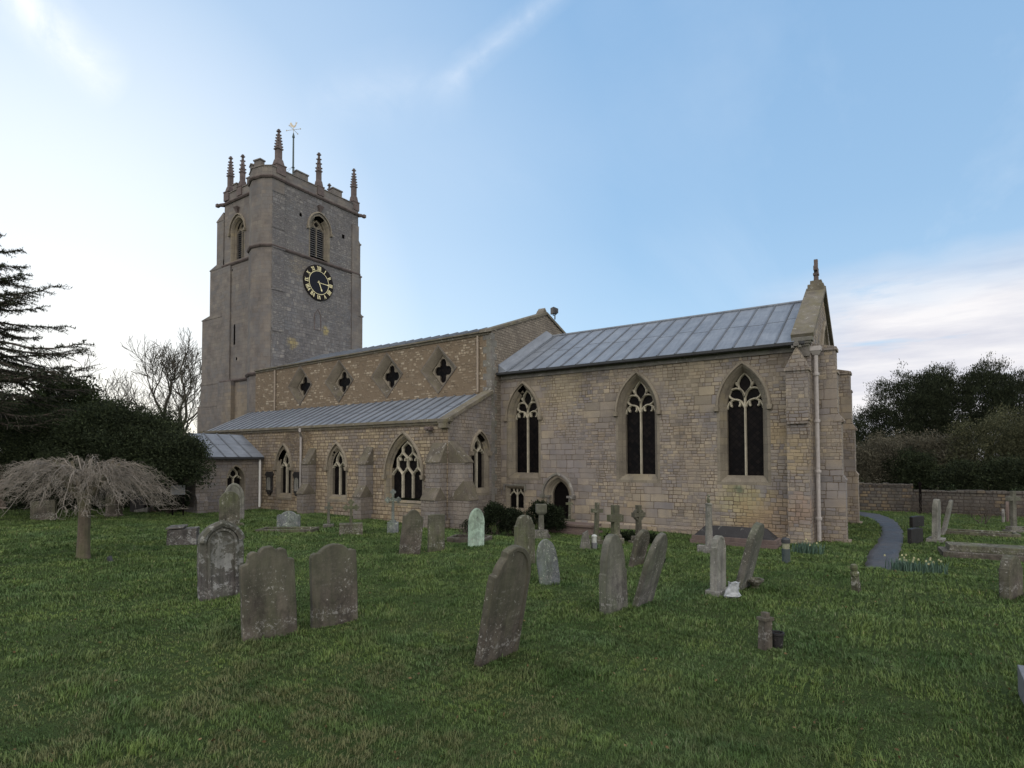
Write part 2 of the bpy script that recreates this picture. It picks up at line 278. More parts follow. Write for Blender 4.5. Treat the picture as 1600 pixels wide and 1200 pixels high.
def brick(t, vec, bw, bh, ms, c1, c2, mo, off=.5, bias=0, smooth=.15):
    n = N(t, 'ShaderNodeTexBrick', offset=off); t.links.new(vec, n.inputs['Vector'])
    n.inputs['Scale'].default_value = 1; n.inputs['Mortar Size'].default_value = ms; n.inputs['Mortar Smooth'].default_value = smooth
    n.inputs['Brick Width'].default_value = bw; n.inputs['Row Height'].default_value = bh; n.inputs['Bias'].default_value = bias
    n.inputs['Color1'].default_value = (*c1, 1); n.inputs['Color2'].default_value = (*c2, 1); n.inputs['Mortar'].default_value = (*mo, 1)
    return n.outputs['Color'], n.outputs['Fac']
def plain_stone(name, c, lich=None, lamt=.0, alg=None, rough=.9, scale=1.0, dark=.5, bstr=.35, lsc=9, grave=False):
    m, t, b = new_mat(name); P = geo_pos(t)
    n1 = noise(t, P, 2.1*scale, 6, .65, .4); n2 = noise(t, P, 28*scale, 5, .7)
    colr = mixc(t, ramp(t, n1, [(.3, (0,0,0)), (.7, (1,1,1))]), tuple(x*dark for x in c), tuple(min(1, x*1.25) for x in c))
    colr = mixc(t, .8, colr, ramp(t, n2, [(.25, (.6,.6,.6)), (.5, (1,1,1)), (.8, (1.35,1.33,1.3))]), 'MULTIPLY')
    if alg:
        g = ramp(t, noise(t, mapping(t, P, (1,1,.5), (0,0,0), (4,4,4)), 3.4, 4, .6), [(.42, (0,0,0)), (.66, (1,1,1))])
        colr = mixc(t, math_(t, 'MULTIPLY', g, .6), colr, alg)
    if lich:
        l = noise(t, P, lsc, 5, .7, .5)
        s = math_(t, 'ADD', l, math_(t, 'MULTIPLY', noise(t, mapping(t, P, (1,1,1), (0,0,0), (9,1,5)), 1.8, 2, .5), .35))
        colr = mixc(t, ramp(t, s, [(.84-lamt, (0,0,0)), (.88-lamt, (1,1,1))]), colr, lich)
    extra = None
    if grave:   # rain streaks, a green crown, splashed pale lichen near the turf, worn-away lines of lettering
        O = N(t, 'ShaderNodeTexCoord').outputs['Object']; so = N(t, 'ShaderNodeSeparateXYZ'); t.links.new(O, so.inputs[0])
        oi = N(t, 'ShaderNodeObjectInfo').outputs['Random']; off_ = N(t, 'ShaderNodeVectorMath', operation='ADD'); t.links.new(O, off_.inputs[0]); t.links.new(math_(t, 'MULTIPLY', oi, 37.), off_.inputs[1]); OR = off_.outputs[0]
        stk = ramp(t, noise(t, mapping(t, OR, (9, 9, .8)), 1.3, 5, .65), [(.35, (.58,.58,.6)), (.55, (1,1,1)), (.72, (1.22,1.2,1.15))])
        colr = mixc(t, .75, colr, stk, 'MULTIPLY')
        blot = ramp(t, noise(t, mapping(t, OR, (1, 1, 1)), 3.2, 6, .7, .8), [(.40, (.55,.55,.55)), (.52, (1,1,1)), (.66, (1.2,1.2,1.18))])
        colr = mixc(t, .7, colr, blot, 'MULTIPLY')
        crown = ramp(t, math_(t, 'ADD', so.outputs[2], math_(t, 'MULTIPLY', noise(t, OR, 5, 4, .7), .5)), [(.95/1.6, (0,0,0)), (1.5/1.6, (1,1,1))])
        colr = mixc(t, math_(t, 'MULTIPLY', crown, .32), colr, (.085,.09,.06))
        foot = ramp(t, math_(t, 'ABSOLUTE', math_(t, 'SUBTRACT', math_(t, 'ADD', so.outputs[2], math_(t, 'MULTIPLY', noise(t, OR, 4, 3, .6), .25)), .30)), [(.0, (1,1,1)), (.10, (0,0,0))])
        fl = ramp(t, noise(t, OR, 26, 4, .7), [(.52, (0,0,0)), (.58, (1,1,1))])
        colr = mixc(t, math_(t, 'MULTIPLY', math_(t, 'MULTIPLY', foot, fl), .7), colr, (.27,.265,.25))
        row = ramp(t, math_(t, 'ABSOLUTE', math_(t, 'SUBTRACT', math_(t, 'FRACT', math_(t, 'MULTIPLY', so.outputs[2], 15.)), .5)), [(.10, (1,1,1)), (.22, (0,0,0))])
        msk = math_(t, 'MULTIPLY', ramp(t, math_(t, 'ABSOLUTE', so.outputs[0]), [(.18, (1,1,1)), (.24, (0,0,0))]), ramp(t, so.outputs[2], [(.42, (0,0,0)), (.5, (1,1,1)), (.86, (1,1,1)), (.92, (0,0,0))]))
        let = ramp(t, noise(t, mapping(t, OR, (1, 1, .35)), 60, 2, .5), [(.52, (0,0,0)), (.60, (1,1,1))])
        extra = math_(t, 'MULTIPLY', math_(t, 'MULTIPLY', row, let), math_(t, 'MULTIPLY', msk, ramp(t, noise(t, OR, 4, 3, .6), [(.4, (0,0,0)), (.6, (1,1,1))])))
        colr = mixc(t, math_(t, 'MULTIPLY', extra, .35), colr, (.26,.25,.225))
    t.links.new(colr, b.inputs['Base Color']); b.inputs['Roughness'].default_value = rough; b.inputs['Specular IOR Level'].default_value = .25
    bump(t, b, math_(t, 'ADD', n2, math_(t, 'MULTIPLY', n1, .6)), bstr, .012)
    return m
M['dressed'] = plain_stone('dressed_stone', (.215,.188,.148), None, 0, None, dark=.72, bstr=.25)
M['dressed_grey'] = plain_stone('weathered_dressed_stone', (.175,.165,.155), (.30,.29,.27), .06, (.13,.135,.10), dark=.6)
M['cl_stone'] = plain_stone('clerestory_dressings', (.145,.128,.11), None, 0, None, dark=.6)
M['tracery'] = plain_stone('tracery_stone', (.42,.39,.31), None, 0, None, dark=.75, bstr=.15)
M['coping'] = plain_stone('coping_stone', (.15,.135,.11), (.3,.29,.26), .03, (.14,.125,.07), dark=.6)
M['weather'] = plain_stone('weathering_stone', (.125,.11,.09), (.28,.27,.25), .05, (.12,.11,.07), dark=.5)
M['pinn'] = plain_stone('pinnacle_stone', (.13,.105,.10), None, 0, None, dark=.6)
def lead(name='lead_sheet', k=1.):
    m, t, b = new_mat(name); P = geo_pos(t)
    colr = mixc(t, ramp(t, noise(t, mapping(t, P, (1,1,1)), 1.1, 6, .7, .6), [(.3, (0,0,0)), (.7, (1,1,1))]), (.125*k,.145*k,.175*k), (.20*k,.225*k,.26*k))
    streaks = ramp(t, noise(t, mapping(t, P, (9,1.0,1.0)), 1.2, 4, .7), [(.35, (.8,.8,.82)), (.6, (1.05,1.05,1.05)), (.75, (1.3,1.28,1.25))])
    colr = mixc(t, .8, colr, streaks, 'MULTIPLY')
    colr = mixc(t, .5, colr, ramp(t, noise(t, P, 30, 4, .7), [(.3, (.8,.8,.8)), (.7, (1.2,1.2,1.2))]), 'MULTIPLY')
    t.links.new(colr, b.inputs['Base Color']); b.inputs['Roughness'].default_value = .55
    bump(t, b, noise(t, P, 4, 3, .5), .45, .04); return m
M['lead_roll'] = lead('lead_rolls', .55)
M['lead'] = lead()
def flat(name, c, rough=.6, metal=0, spec=.5, var=.25, sc_=12):
    m, t, b = new_mat(name); P = geo_pos(t)
    n1 = noise(t, P, sc_, 4, .6)
    colr = mixc(t, ramp(t, n1, [(.3, (0,0,0)), (.7, (1,1,1))]), tuple(x*(1-var) for x in c), tuple(min(1, x*(1+var)) for x in c))
    t.links.new(colr, b.inputs['Base Color']); b.inputs['Roughness'].default_value = rough; b.inputs['Metallic'].default_value = metal
    b.inputs['Specular IOR Level'].default_value = spec
    bump(t, b, n1, .1, .01); return m
def glass():
    m, t, b = new_mat('leaded_window_glass'); uv = N(t, 'ShaderNodeUVMap').outputs[0]
    v = mapping(t, uv, (1,1,1), (0,0,R(45)))
    c, f = brick(t, v, .13, .13, .008, (.004,.004,.005), (.012,.010,.010), (.003,.003,.003), off=0)
    t.links.new(c, b.inputs['Base Color']); b.inputs['Roughness'].default_value = .45; b.inputs['Specular IOR Level'].default_value = .05
    return m
M['glass'] = glass()
M['void'] = flat('dark_opening', (.01,.009,.009), 1, 0, .05)
M['iron'] = flat('dark_iron', (.03,.032,.036), .6)
M['pipe'] = flat('painted_grey_pipe', (.32,.30,.29), .55, var=.15)
M['pipe_brown'] = flat('stone_coloured_pipe', (.26,.215,.17), .6, var=.15)
M['louvre'] = flat('louvre_slate', (.12,.12,.125), .8)
M['clockblack'] = flat('clock_dial_black', (.014,.012,.012), .6, 0, .1, var=.15)
M['clockblue'] = flat('clock_dial_centre', (.010,.011,.018), .6, 0, .15, var=.1)
M['gold'] = flat('gilding', (.80,.72,.42), .5, 0, .5, var=.1)
M['palegilt'] = flat('faded_gilding', (.55,.50,.40), .5)
M['white'] = flat('white_paint', (.7,.7,.68), .6, var=.08)
M['oak'] = flat('old_oak_door', (.006,.005,.005), 1, 0, .05)

# ------------------------------------------------------------ object helpers
CH0 = Vector((-20, 3.5, 0))
def props(o, label=None, cat=None, group=None, kind=None):
    if label: o['label'] = label
    if cat: o['category'] = cat; o['kind'] = 'thing'
    if group: o['group'] = group
    if kind: o['kind'] = kind
    return o
def empty(name, loc, rz=0, label=None, cat=None, group=None):
    o = bpy.data.objects.new(name, None); col.objects.link(o); o.location = loc; o.rotation_euler = (0, 0, rz); o.empty_display_size = .2
    return props(o, label, cat, group)
def box_uv(me):
    if not me.uv_layers: me.uv_layers.new(name='UVMap')
    uvl = me.uv_layers[0].data; vs = me.vertices
    for pl in me.polygons:
        n = pl.normal
        h = math.hypot(n.x, n.y)
        if h < .02: t = Vector((1,0,0)); bt = Vector((0,1,0))
        else:
            t = Vector((-n.y/h, n.x/h, 0)); bt = n.cross(t)
            if abs(n.z) < .1: bt = Vector((0,0,1))
        for li in pl.loop_indices:
            c = vs[me.loops[li].vertex_index].co; uvl[li].uv = (c.dot(t), c.dot(bt))
class MB:
    def __init__(s, T=None): s.v = []; s.f = []; s.mi = []; s.T = T or (lambda u, v, d: (u, v, d)); s.cur = 0
    def add(s, pts, faces, raw=False):
        o = len(s.v); s.v += [tuple(p) if raw else tuple(s.T(*p)) for p in pts]
        for f in faces: s.f.append([i+o for i in f]); s.mi.append(s.cur)
    def box(s, a, b, raw=False):
        x0,y0,z0 = a; x1,y1,z1 = b
        s.add([(x0,y0,z0),(x1,y0,z0),(x1,y1,z0),(x0,y1,z0),(x0,y0,z1),(x1,y0,z1),(x1,y1,z1),(x0,y1,z1)],
              [(0,3,2,1),(4,5,6,7),(0,1,5,4),(1,2,6,5),(2,3,7,6),(3,0,4,7)], raw)
    def hexa(s, p8, raw=False):   # bottom 4 ccw, top 4 ccw
        s.add(p8, [(0,3,2,1),(4,5,6,7),(0,1,5,4),(1,2,6,5),(2,3,7,6),(3,0,4,7)], raw)
    def prism(s, poly, d0, d1):   # polygon in (u,v), extruded over d
        n = len(poly); pts = [(u,v,d0) for u,v in poly]+[(u,v,d1) for u,v in poly]
        s.add(pts, [list(range(n))[::-1], list(range(n,2*n))] + [(i,(i+1)%n,(i+1)%n+n,i+n) for i in range(n)])
    def loft(s, loops, cap0=False, cap1=False):   # loops of equal length (closed)
        n = len(loops[0]); o = len(s.v); pts = [p for l in loops for p in l]; fs = []
        for k in range(len(loops)-1):
            for i in range(n): fs.append((k*n+i, k*n+(i+1)%n, (k+1)*n+(i+1)%n, (k+1)*n+i))
        if cap0: fs.append(list(range(n))[::-1])
        if cap1: fs.append([(len(loops)-1)*n+i for i in range(n)])
        s.add(pts, fs)
    def plate(s, outer, holes, d):   # flat sheet with holes at depth d
        polys = [[Vector((u,v,0)) for u,v in pl] for pl in [outer]+holes]
        tr = tessellate_polygon(polys); flatp = [(p.x,p.y,d) for pl in polys for p in pl]
        s.add(flatp, [tuple(t) for t in tr])
    def sweep(s, pts, prof, up=(0,0,1), closed=False):   # profile [(a,b)] swept along 3-D path in local coords
        P = [Vector(p) for p in pts]; n = len(P); m_ = len(prof); upv = Vector(up); vs = []
        for i in range(n):
            a = P[(i-1) % n] if (closed or i > 0) else P[i]; c = P[(i+1) % n] if (closed or i < n-1) else P[i]
            t1 = (P[i]-a); t2 = (c-P[i])
            t1 = t1.normalized() if t1.length > 1e-9 else t2.normalized(); t2 = t2.normalized() if t2.length > 1e-9 else t1
            t = (t1+t2); t = t.normalized() if t.length > 1e-6 else t1
            side = t.cross(upv).normalized(); k = min(1.6, 1/max(.3, t.dot(t1)))
            for (x, y) in prof: vs.append(P[i]+side*x*k+upv*y)
        fs = []
        for i in range(n if closed else n-1):
            for j in range(m_): fs.append((i*m_+j, i*m_+(j+1)%m_, ((i+1)%n)*m_+(j+1)%m_, ((i+1)%n)*m_+j))
        if not closed: fs += [list(range(m_))[::-1], [(n-1)*m_+j for j in range(m_)]]
        s.add([tuple(v) for v in vs], fs)
    def tube(s, pts, rad, sides=6, cap=True):
        P = [Vector(s.T(*p)) for p in pts]; n = len(P); vs = []
        rad = rad if isinstance(rad, (list, tuple)) else [rad]*n
        ref = None
        for i in range(n):
            t = (P[min(i+1,n-1)]-P[max(i-1,0)]).normalized()
            if ref is None: ref = t.orthogonal().normalized()
            ref = (ref-t*ref.dot(t)); ref = ref.normalized() if ref.length > 1e-5 else t.orthogonal().normalized()
            b = t.cross(ref)
            for j in range(sides):
                a = 2*math.pi*j/sides; vs.append(P[i]+(ref*math.cos(a)+b*math.sin(a))*rad[i])
        fs = [(i*sides+j, i*sides+(j+1)%sides, (i+1)*sides+(j+1)%sides, (i+1)*sides+j) for i in range(n-1) for j in range(sides)]
        if cap: fs += [list(range(sides))[::-1], [(n-1)*sides+j for j in range(sides)]]
        s.add(vs, fs, raw=True)
    def lathe(s, prof, c=(0,0), n=14):   # prof [(r,z)] about a vertical axis; raw coords (x,y,z)
        vs = [(c[0]+r*math.cos(2*math.pi*j/n), c[1]+r*math.sin(2*math.pi*j/n), z) for r, z in prof for j in range(n)]
        fs = [(i*n+j, i*n+(j+1)%n, (i+1)*n+(j+1)%n, (i+1)*n+j) for i in range(len(prof)-1) for j in range(n)]
        fs += [list(range(n))[::-1], [(len(prof)-1)*n+j for j in range(n)]]
        s.add(vs, fs)
    def build(s, name, mats, parent=None, shift=None, smooth=False, recalc=True, bevel=0):
        me = bpy.data.meshes.new(name); me.from_pydata(s.v, [], s.f)
        if not isinstance(mats, (list, tuple)): mats = [mats]
        for m_ in mats: me.materials.append(m_)
        if len(mats) > 1: me.polygons.foreach_set('material_index', s.mi)
        bm = bmesh.new(); bm.from_mesh(me)
        if recalc: bmesh.ops.recalc_face_normals(bm, faces=bm.faces)
        if bevel:
            es = [e for e in bm.edges if len(e.link_faces) == 2 and e.calc_face_angle(0) > .6]
            bmesh.ops.bevel(bm, geom=es, offset=bevel, segments=2, affect='EDGES', profile=.6)
        key = mats[0].get('masonry')
        if key: bmesh.ops.triangulate(bm, faces=[f for f in bm.faces if len(f.verts) > 4])
        bm.to_mesh(me); bm.free()
        if key:
            old = me; me = lay_stones(old, key); bpy.data.meshes.remove(old)
        box_uv(me)
        if smooth:
            me.polygons.foreach_set('use_smooth', [True]*len(me.polygons))
        o = bpy.data.objects.new(name, me); col.objects.link(o)
        if parent is not None:
            o.parent = parent
            if shift is not None: o.location = -Vector(shift)
        return o
# ------------------------------------------------------------ ground
def S_(t): t = max(0., min(1., t)); return t*t*(3-2*t)
def g0(x, y): return max(.24*S_((-y-3.9)/1.8), .2*S_((-x-13)/6))
def vnoise(x, y, seed=0):
    x = np.asarray(x, float); y = np.asarray(y, float)
    xi = np.floor(x).astype(np.int64); yi = np.floor(y).astype(np.int64); fx = x-xi; fy = y-yi
    fx = fx*fx*(3-2*fx); fy = fy*fy*(3-2*fy)
    def h(a, b):
        n = (a*374761393 + b*668265263 + seed*1442695041) & 0x7fffffff
        n = ((n ^ (n >> 13))*1274126177) & 0x7fffffff
        return ((n ^ (n >> 16)) & 0xffff)/65535.
    return (h(xi,yi)*(1-fx)+h(xi+1,yi)*fx)*(1-fy)+(h(xi,yi+1)*(1-fx)+h(xi+1,yi+1)*fx)*fy
def gz(x, y):
    x = np.asarray(x, float); y = np.asarray(y, float)
    s = lambda t: (lambda c: c*c*(3-2*c))(np.clip(t, 0, 1))
    z = np.maximum(.24*s((-y-3.9)/1.8), .2*s((-x-13)/6))
    amp = .35+.65*s((-y-3)/4)
    return z + amp*(.07*(vnoise(x*.55, y*.55, 1)-.5)+.045*(vnoise(x*1.9, y*1.9, 2)-.5)+.02*(vnoise(x*4.3, y*4.3, 3)-.5))
def G(x, y): return float(gz(x, y))
def ground():
    # finer near the camera, one sheet out to the horizon
    def axis(c, n=150, near=.14, grow=1.035):
        a = [0.]; s = near
        for i in range(n): a.append(a[-1]+s); s *= grow
        return np.array([-q for q in a[:0:-1]]+a)+c
    xs = axis(-2); ys = axis(-15)
    X, Y = np.meshgrid(xs, ys); Z = gz(X, Y)
    far = np.clip((np.hypot(X+5, Y+5)-70)/60, 0, 1); Z = Z*(1-far)
    n1, n2 = X.shape[1], X.shape[0]
    v = np.stack([X.ravel(), Y.ravel(), Z.ravel()], 1)
    i = np.arange(n2-1)[:,None]*n1+np.arange(n1-1)[None,:]
    f = np.stack([i, i+1, i+n1+1, i+n1], -1).reshape(-1, 4)
    me = bpy.data.meshes.new('ground'); me.from_pydata(v.tolist(), [], f.tolist())
    me.polygons.foreach_set('use_smooth', [True]*len(me.polygons))
    m, t, b = new_mat('turf'); P = geo_pos(t)
    a = noise(t, P, .7, 6, .6); c = noise(t, P, 7, 6, .7); d = noise(t, P, 60, 3, .7)
    colr = mixc(t, ramp(t, a, [(.35,(0,0,0)),(.65,(1,1,1))]), (.044,.074,.022), (.062,.096,.032))
    colr = mixc(t, ramp(t, c, [(.45,(0,0,0)),(.75,(.5,.5,.5))]), colr, (.075,.065,.032))
    colr = mixc(t, .9, colr, ramp(t, d, [(.3,(.45,.45,.45)),(.7,(1.4,1.4,1.4))]), 'MULTIPLY')
    t.links.new(colr, b.inputs['Base Color']); b.inputs['Roughness'].default_value = 1; b.inputs['Specular IOR Level'].default_value = .1
    bump(t, b, math_(t,'ADD', c, d), .9, .06)
    me.materials.append(m); o = bpy.data.objects.new('ground', me); col.objects.link(o); props(o, kind='structure')
ground()
# path: wet asphalt, two bends
PATH = [(-.36,-4.12,.70),(-.38,-3.3,.72),(-.42,-1.5,.68),(-.33,.5,.64),(-.28,3,.62),(-.33,5.5,.62),(-.5,7.6,.66),(-.85,9.4,.8),(-1.5,11,.9),(-3,12,.9),(-6,12.3,.9),(-12,12.4,.9)]
def path():
    P = []
    for i in range(len(PATH)-1):
        p0 = PATH[max(0,i-1)]; p1 = PATH[i]; p2 = PATH[i+1]; p3 = PATH[min(len(PATH)-1,i+2)]
        for k in range(6):
            t = k/6
            P.append([.5*((2*b)+(-a+c)*t+(2*a-5*b+4*c-d)*t*t+(-a+3*b-3*c+d)*t**3) for a,b,c,d in zip(p0,p1,p2,p3)])
    P.append(list(PATH[-1])); mb = MB(); vs = []
    for i, (x,y,wd) in enumerate(P):
        a = P[max(0,i-1)]; c = P[min(len(P)-1,i+1)]; t = Vector((c[0]-a[0], c[1]-a[1], 0)).normalized(); s = Vector((t.y,-t.x,0))
        for j, q in enumerate((-1,-.92,-.5,0,.5,.92,1)):
            jit = .02*math.sin(i*1.7+j)+.02*random.uniform(-1,1) if abs(q) > .9 else 0
            px, py = x+s.x*(q*wd/2+jit), y+s.y*(q*wd/2+jit)
            e = (.035 if abs(q) < .95 else -.03)
            vs.append((px, py, G(px,py)+e+.008*(1-q*q)))
    n = 7; mb.add(vs, [(i*n+j, i*n+j+1, (i+1)*n+j+1, (i+1)*n+j) for i in range(len(P)-1) for j in range(n-1)])
    m, t, b = new_mat('wet_asphalt'); Pp = geo_pos(t)
    c = noise(t, Pp, 55, 4, .7); a = noise(t, Pp, 1.8, 4, .6)
    colr = mixc(t, ramp(t, a, [(.35,(0,0,0)),(.65,(1,1,1))]), (.028,.029,.034), (.055,.056,.062))
    colr = mixc(t, .8, colr, ramp(t, c, [(.3,(.4,.4,.4)),(.7,(1.5,1.5,1.5))]), 'MULTIPLY')
    colr = mixc(t, .7, colr, ramp(t, noise(t, Pp, 6, 5, .7), [(.35,(.6,.6,.6)),(.5,(1,1,1)),(.66,(1.3,1.25,1.15))]), 'MULTIPLY')
    colr = mixc(t, ramp(t, noise(t, Pp, 17, 3, .6), [(.64,(0,0,0)),(.67,(.8,.8,.8))]), colr, (.05,.045,.025))
    t.links.new(colr, b.inputs['Base Color']); t.links.new(ramp(t, a, [(.3,(.45,)*3),(.7,(.75,)*3)]), b.inputs['Roughness'])
    bump(t, b, c, .5, .01)
    props(mb.build('path', m, smooth=True, recalc=False), kind='structure')
path()
# ------------------------------------------------------------ the church
church = empty('church', CH0, 0, 'large medieval limestone church with battlemented clock tower, clerestory, lead roofs and long chancel', 'church')
def cpart(mb, name, mats, parent=None, label=None, **k):
    if parent is None: o = mb.build(name, mats, church, CH0, **k)
    else: o = mb.build(name, mats, parent, None, **k)
    if label: o['label'] = label
    return o
def south(y0): return lambda u, v, d: (u, y0+d, v)
def east(x0): return lambda u, v, d: (x0-d, u, v)
def arch(hw, zs, za, n=9):
    h = za-zs; Rr = (hw*hw+h*h)/(2*hw); c = Rr-hw; tm = math.acos(max(-1, min(1, c/Rr)))
    L = [(c-Rr*math.cos(tm*i/n), zs+Rr*math.sin(tm*i/n)) for i in range(n+1)]
    return L + [(-u, v) for u, v in L[-2::-1]]
def halfw(hw, zs, za, z):
    if z <= zs: return hw
    h = za-zs; Rr = (hw*hw+h*h)/(2*hw); q = Rr*Rr-(z-zs)**2
    return math.sqrt(q)-(Rr-hw) if q > 0 else 0
def outline(cx, hw, z0, zs, za, n=9): return [(cx+u, v) for u, v in [(-hw, z0)]+arch(hw, zs, za, n)+[(hw, z0)]]
def scurve(a, b, n=6):
    return [(a[0]+(b[0]-a[0])*S_(i/n), a[1]+(b[1]-a[1])*i/n) for i in range(n+1)]
def curve(pts, n=5):   # smooth polyline through points
    P = [pts[0]]+list(pts)+[pts[-1]]; out = []
    for i in range(1, len(P)-2):
        for k in range(n):
            t = k/n; out.append(tuple(.5*(2*b+(-a+c)*t+(2*a-5*b+4*c-d)*t*t+(-a+3*b-3*c+d)*t**3) for a,b,c,d in zip(P[i-1],P[i],P[i+1],P[i+2])))
    return out+[pts[-1]]
def bars(mb, lines, wd, d0, dp, clip=None):
    prof = [(-wd/2, dp), (-wd/2, dp*.45), (-wd*.16, 0), (wd*.16, 0), (wd/2, dp*.45), (wd/2, dp)]
    for ln in lines:
        if clip: ln = [q for q in ln if clip(*q)]
        if len(ln) >= 2: mb.sweep([(u, v, d0) for u, v in ln], prof, up=(0,0,1))
def mirror(cx, lines): return lines+[[(2*cx-u, v) for u, v in l] for l in lines]
def tracery_lines(style, cx, hw, z0, zs, za):
    """bar centre-lines of each kind of window head, in wall coordinates"""
    H = za-zs; L = []
    if style == 'flowing':
        f = lambda a, b: (cx+a*hw, zs+b*H)
        L = [[(cx, z0), f(0, .33)]]
        half = [[f(-1.02,-.02), f(-.98,.06), f(-.87,.16), f(-.66,.235), f(-.43,.24), f(-.19,.17), f(-.02,.02)],
                [f(0,.28), f(-.09,.43), f(-.30,.54), f(-.58,.56), f(-.82,.51), f(-.91,.41), f(-.82,.31), f(-.60,.245)],
                [f(0,.30), f(-.13,.46), f(-.32,.57), f(-.38,.66), f(-.36,.76), f(-.22,.88), f(0,.99)],
                [f(-.36,.62), f(-.46,.68), f(-.50,.74)],
                [f(-.80,.20), f(-.78,.08), f(-.70,.05)], [f(-.28,.21), f(-.27,.09), f(-.34,.05)]]
        L += mirror(cx, [curve(h) for h in half])
    elif style == 'Y':
        zc = zs+H*.02
        L = [[(cx, z0), (cx, zc)]]
        L += mirror(cx, [scurve((cx, zc), (cx-hw*.5, zc+H*.36)), scurve((cx-hw, zc-H*.02), (cx-hw*.5, zc+H*.36)),
                         [(cx-hw*.5, zc+H*.34), (cx-hw*.46, zc+H*.5)], scurve((cx-hw*.46, zc+H*.48), (cx, zc+H*.95)),
                         curve([(cx-hw*.74, zc+H*.22), (cx-hw*.7, zc+H*.12), (cx-hw*.62, zc+H*.12)])])
    elif style == 'net3':
        s = hw*2/3; zc = zs; a = H*.26
        L = mirror(cx, [[(cx-s/2, z0), (cx-s/2, zc)], scurve((cx-s/2, zc), (cx, zc+a)), scurve((cx-s/2, zc), (cx-s, zc+a)),
            scurve((cx-1.5*s, zc), (cx-s, zc+a)), [(cx-s, zc+a*.95), (cx-s, zc+a*1.75)], scurve((cx-s, zc+a*1.75), (cx-s*.5, zc+a*2.6)),
            scurve((cx, zc+a*1.75), (cx-s*.5, zc+a*2.6)), [(cx-s*.5, zc+a*2.55), (cx-s*.5, zc+a*3.0)], scurve((cx-s*.5, zc+a*3.0), (cx, zc+a*3.75)),
            curve([(cx-s*.86, zc+a*.74), (cx-s*.80, zc+a*.5), (cx-s*.72, zc+a*.52)]), curve([(cx-s*.14, zc+a*.74), (cx-s*.2, zc+a*.5), (cx-s*.28, zc+a*.52)]),
            curve([(cx-s*.14, zc+a*1.95), (cx-s*.24, zc+a*1.8), (cx-s*.28, zc+a*1.6)]), curve([(cx-s*.86, zc+a*1.95), (cx-s*.76, zc+a*1.8), (cx-s*.72, zc+a*1.6)])])
        L += [[(cx, zc+a*.95), (cx, zc+a*1.8)]]
    elif style == 'square':
        L = [[(cx, z0), (cx, za)]]
        zc = za-(za-z0)*.36
        L += mirror(cx, [scurve((cx, zc), (cx-hw*.5, zc+.2)), scurve((cx-hw, zc), (cx-hw*.5, zc+.2)), [(cx-hw*.5, zc+.18), (cx-hw*.5, za)]])
    return L
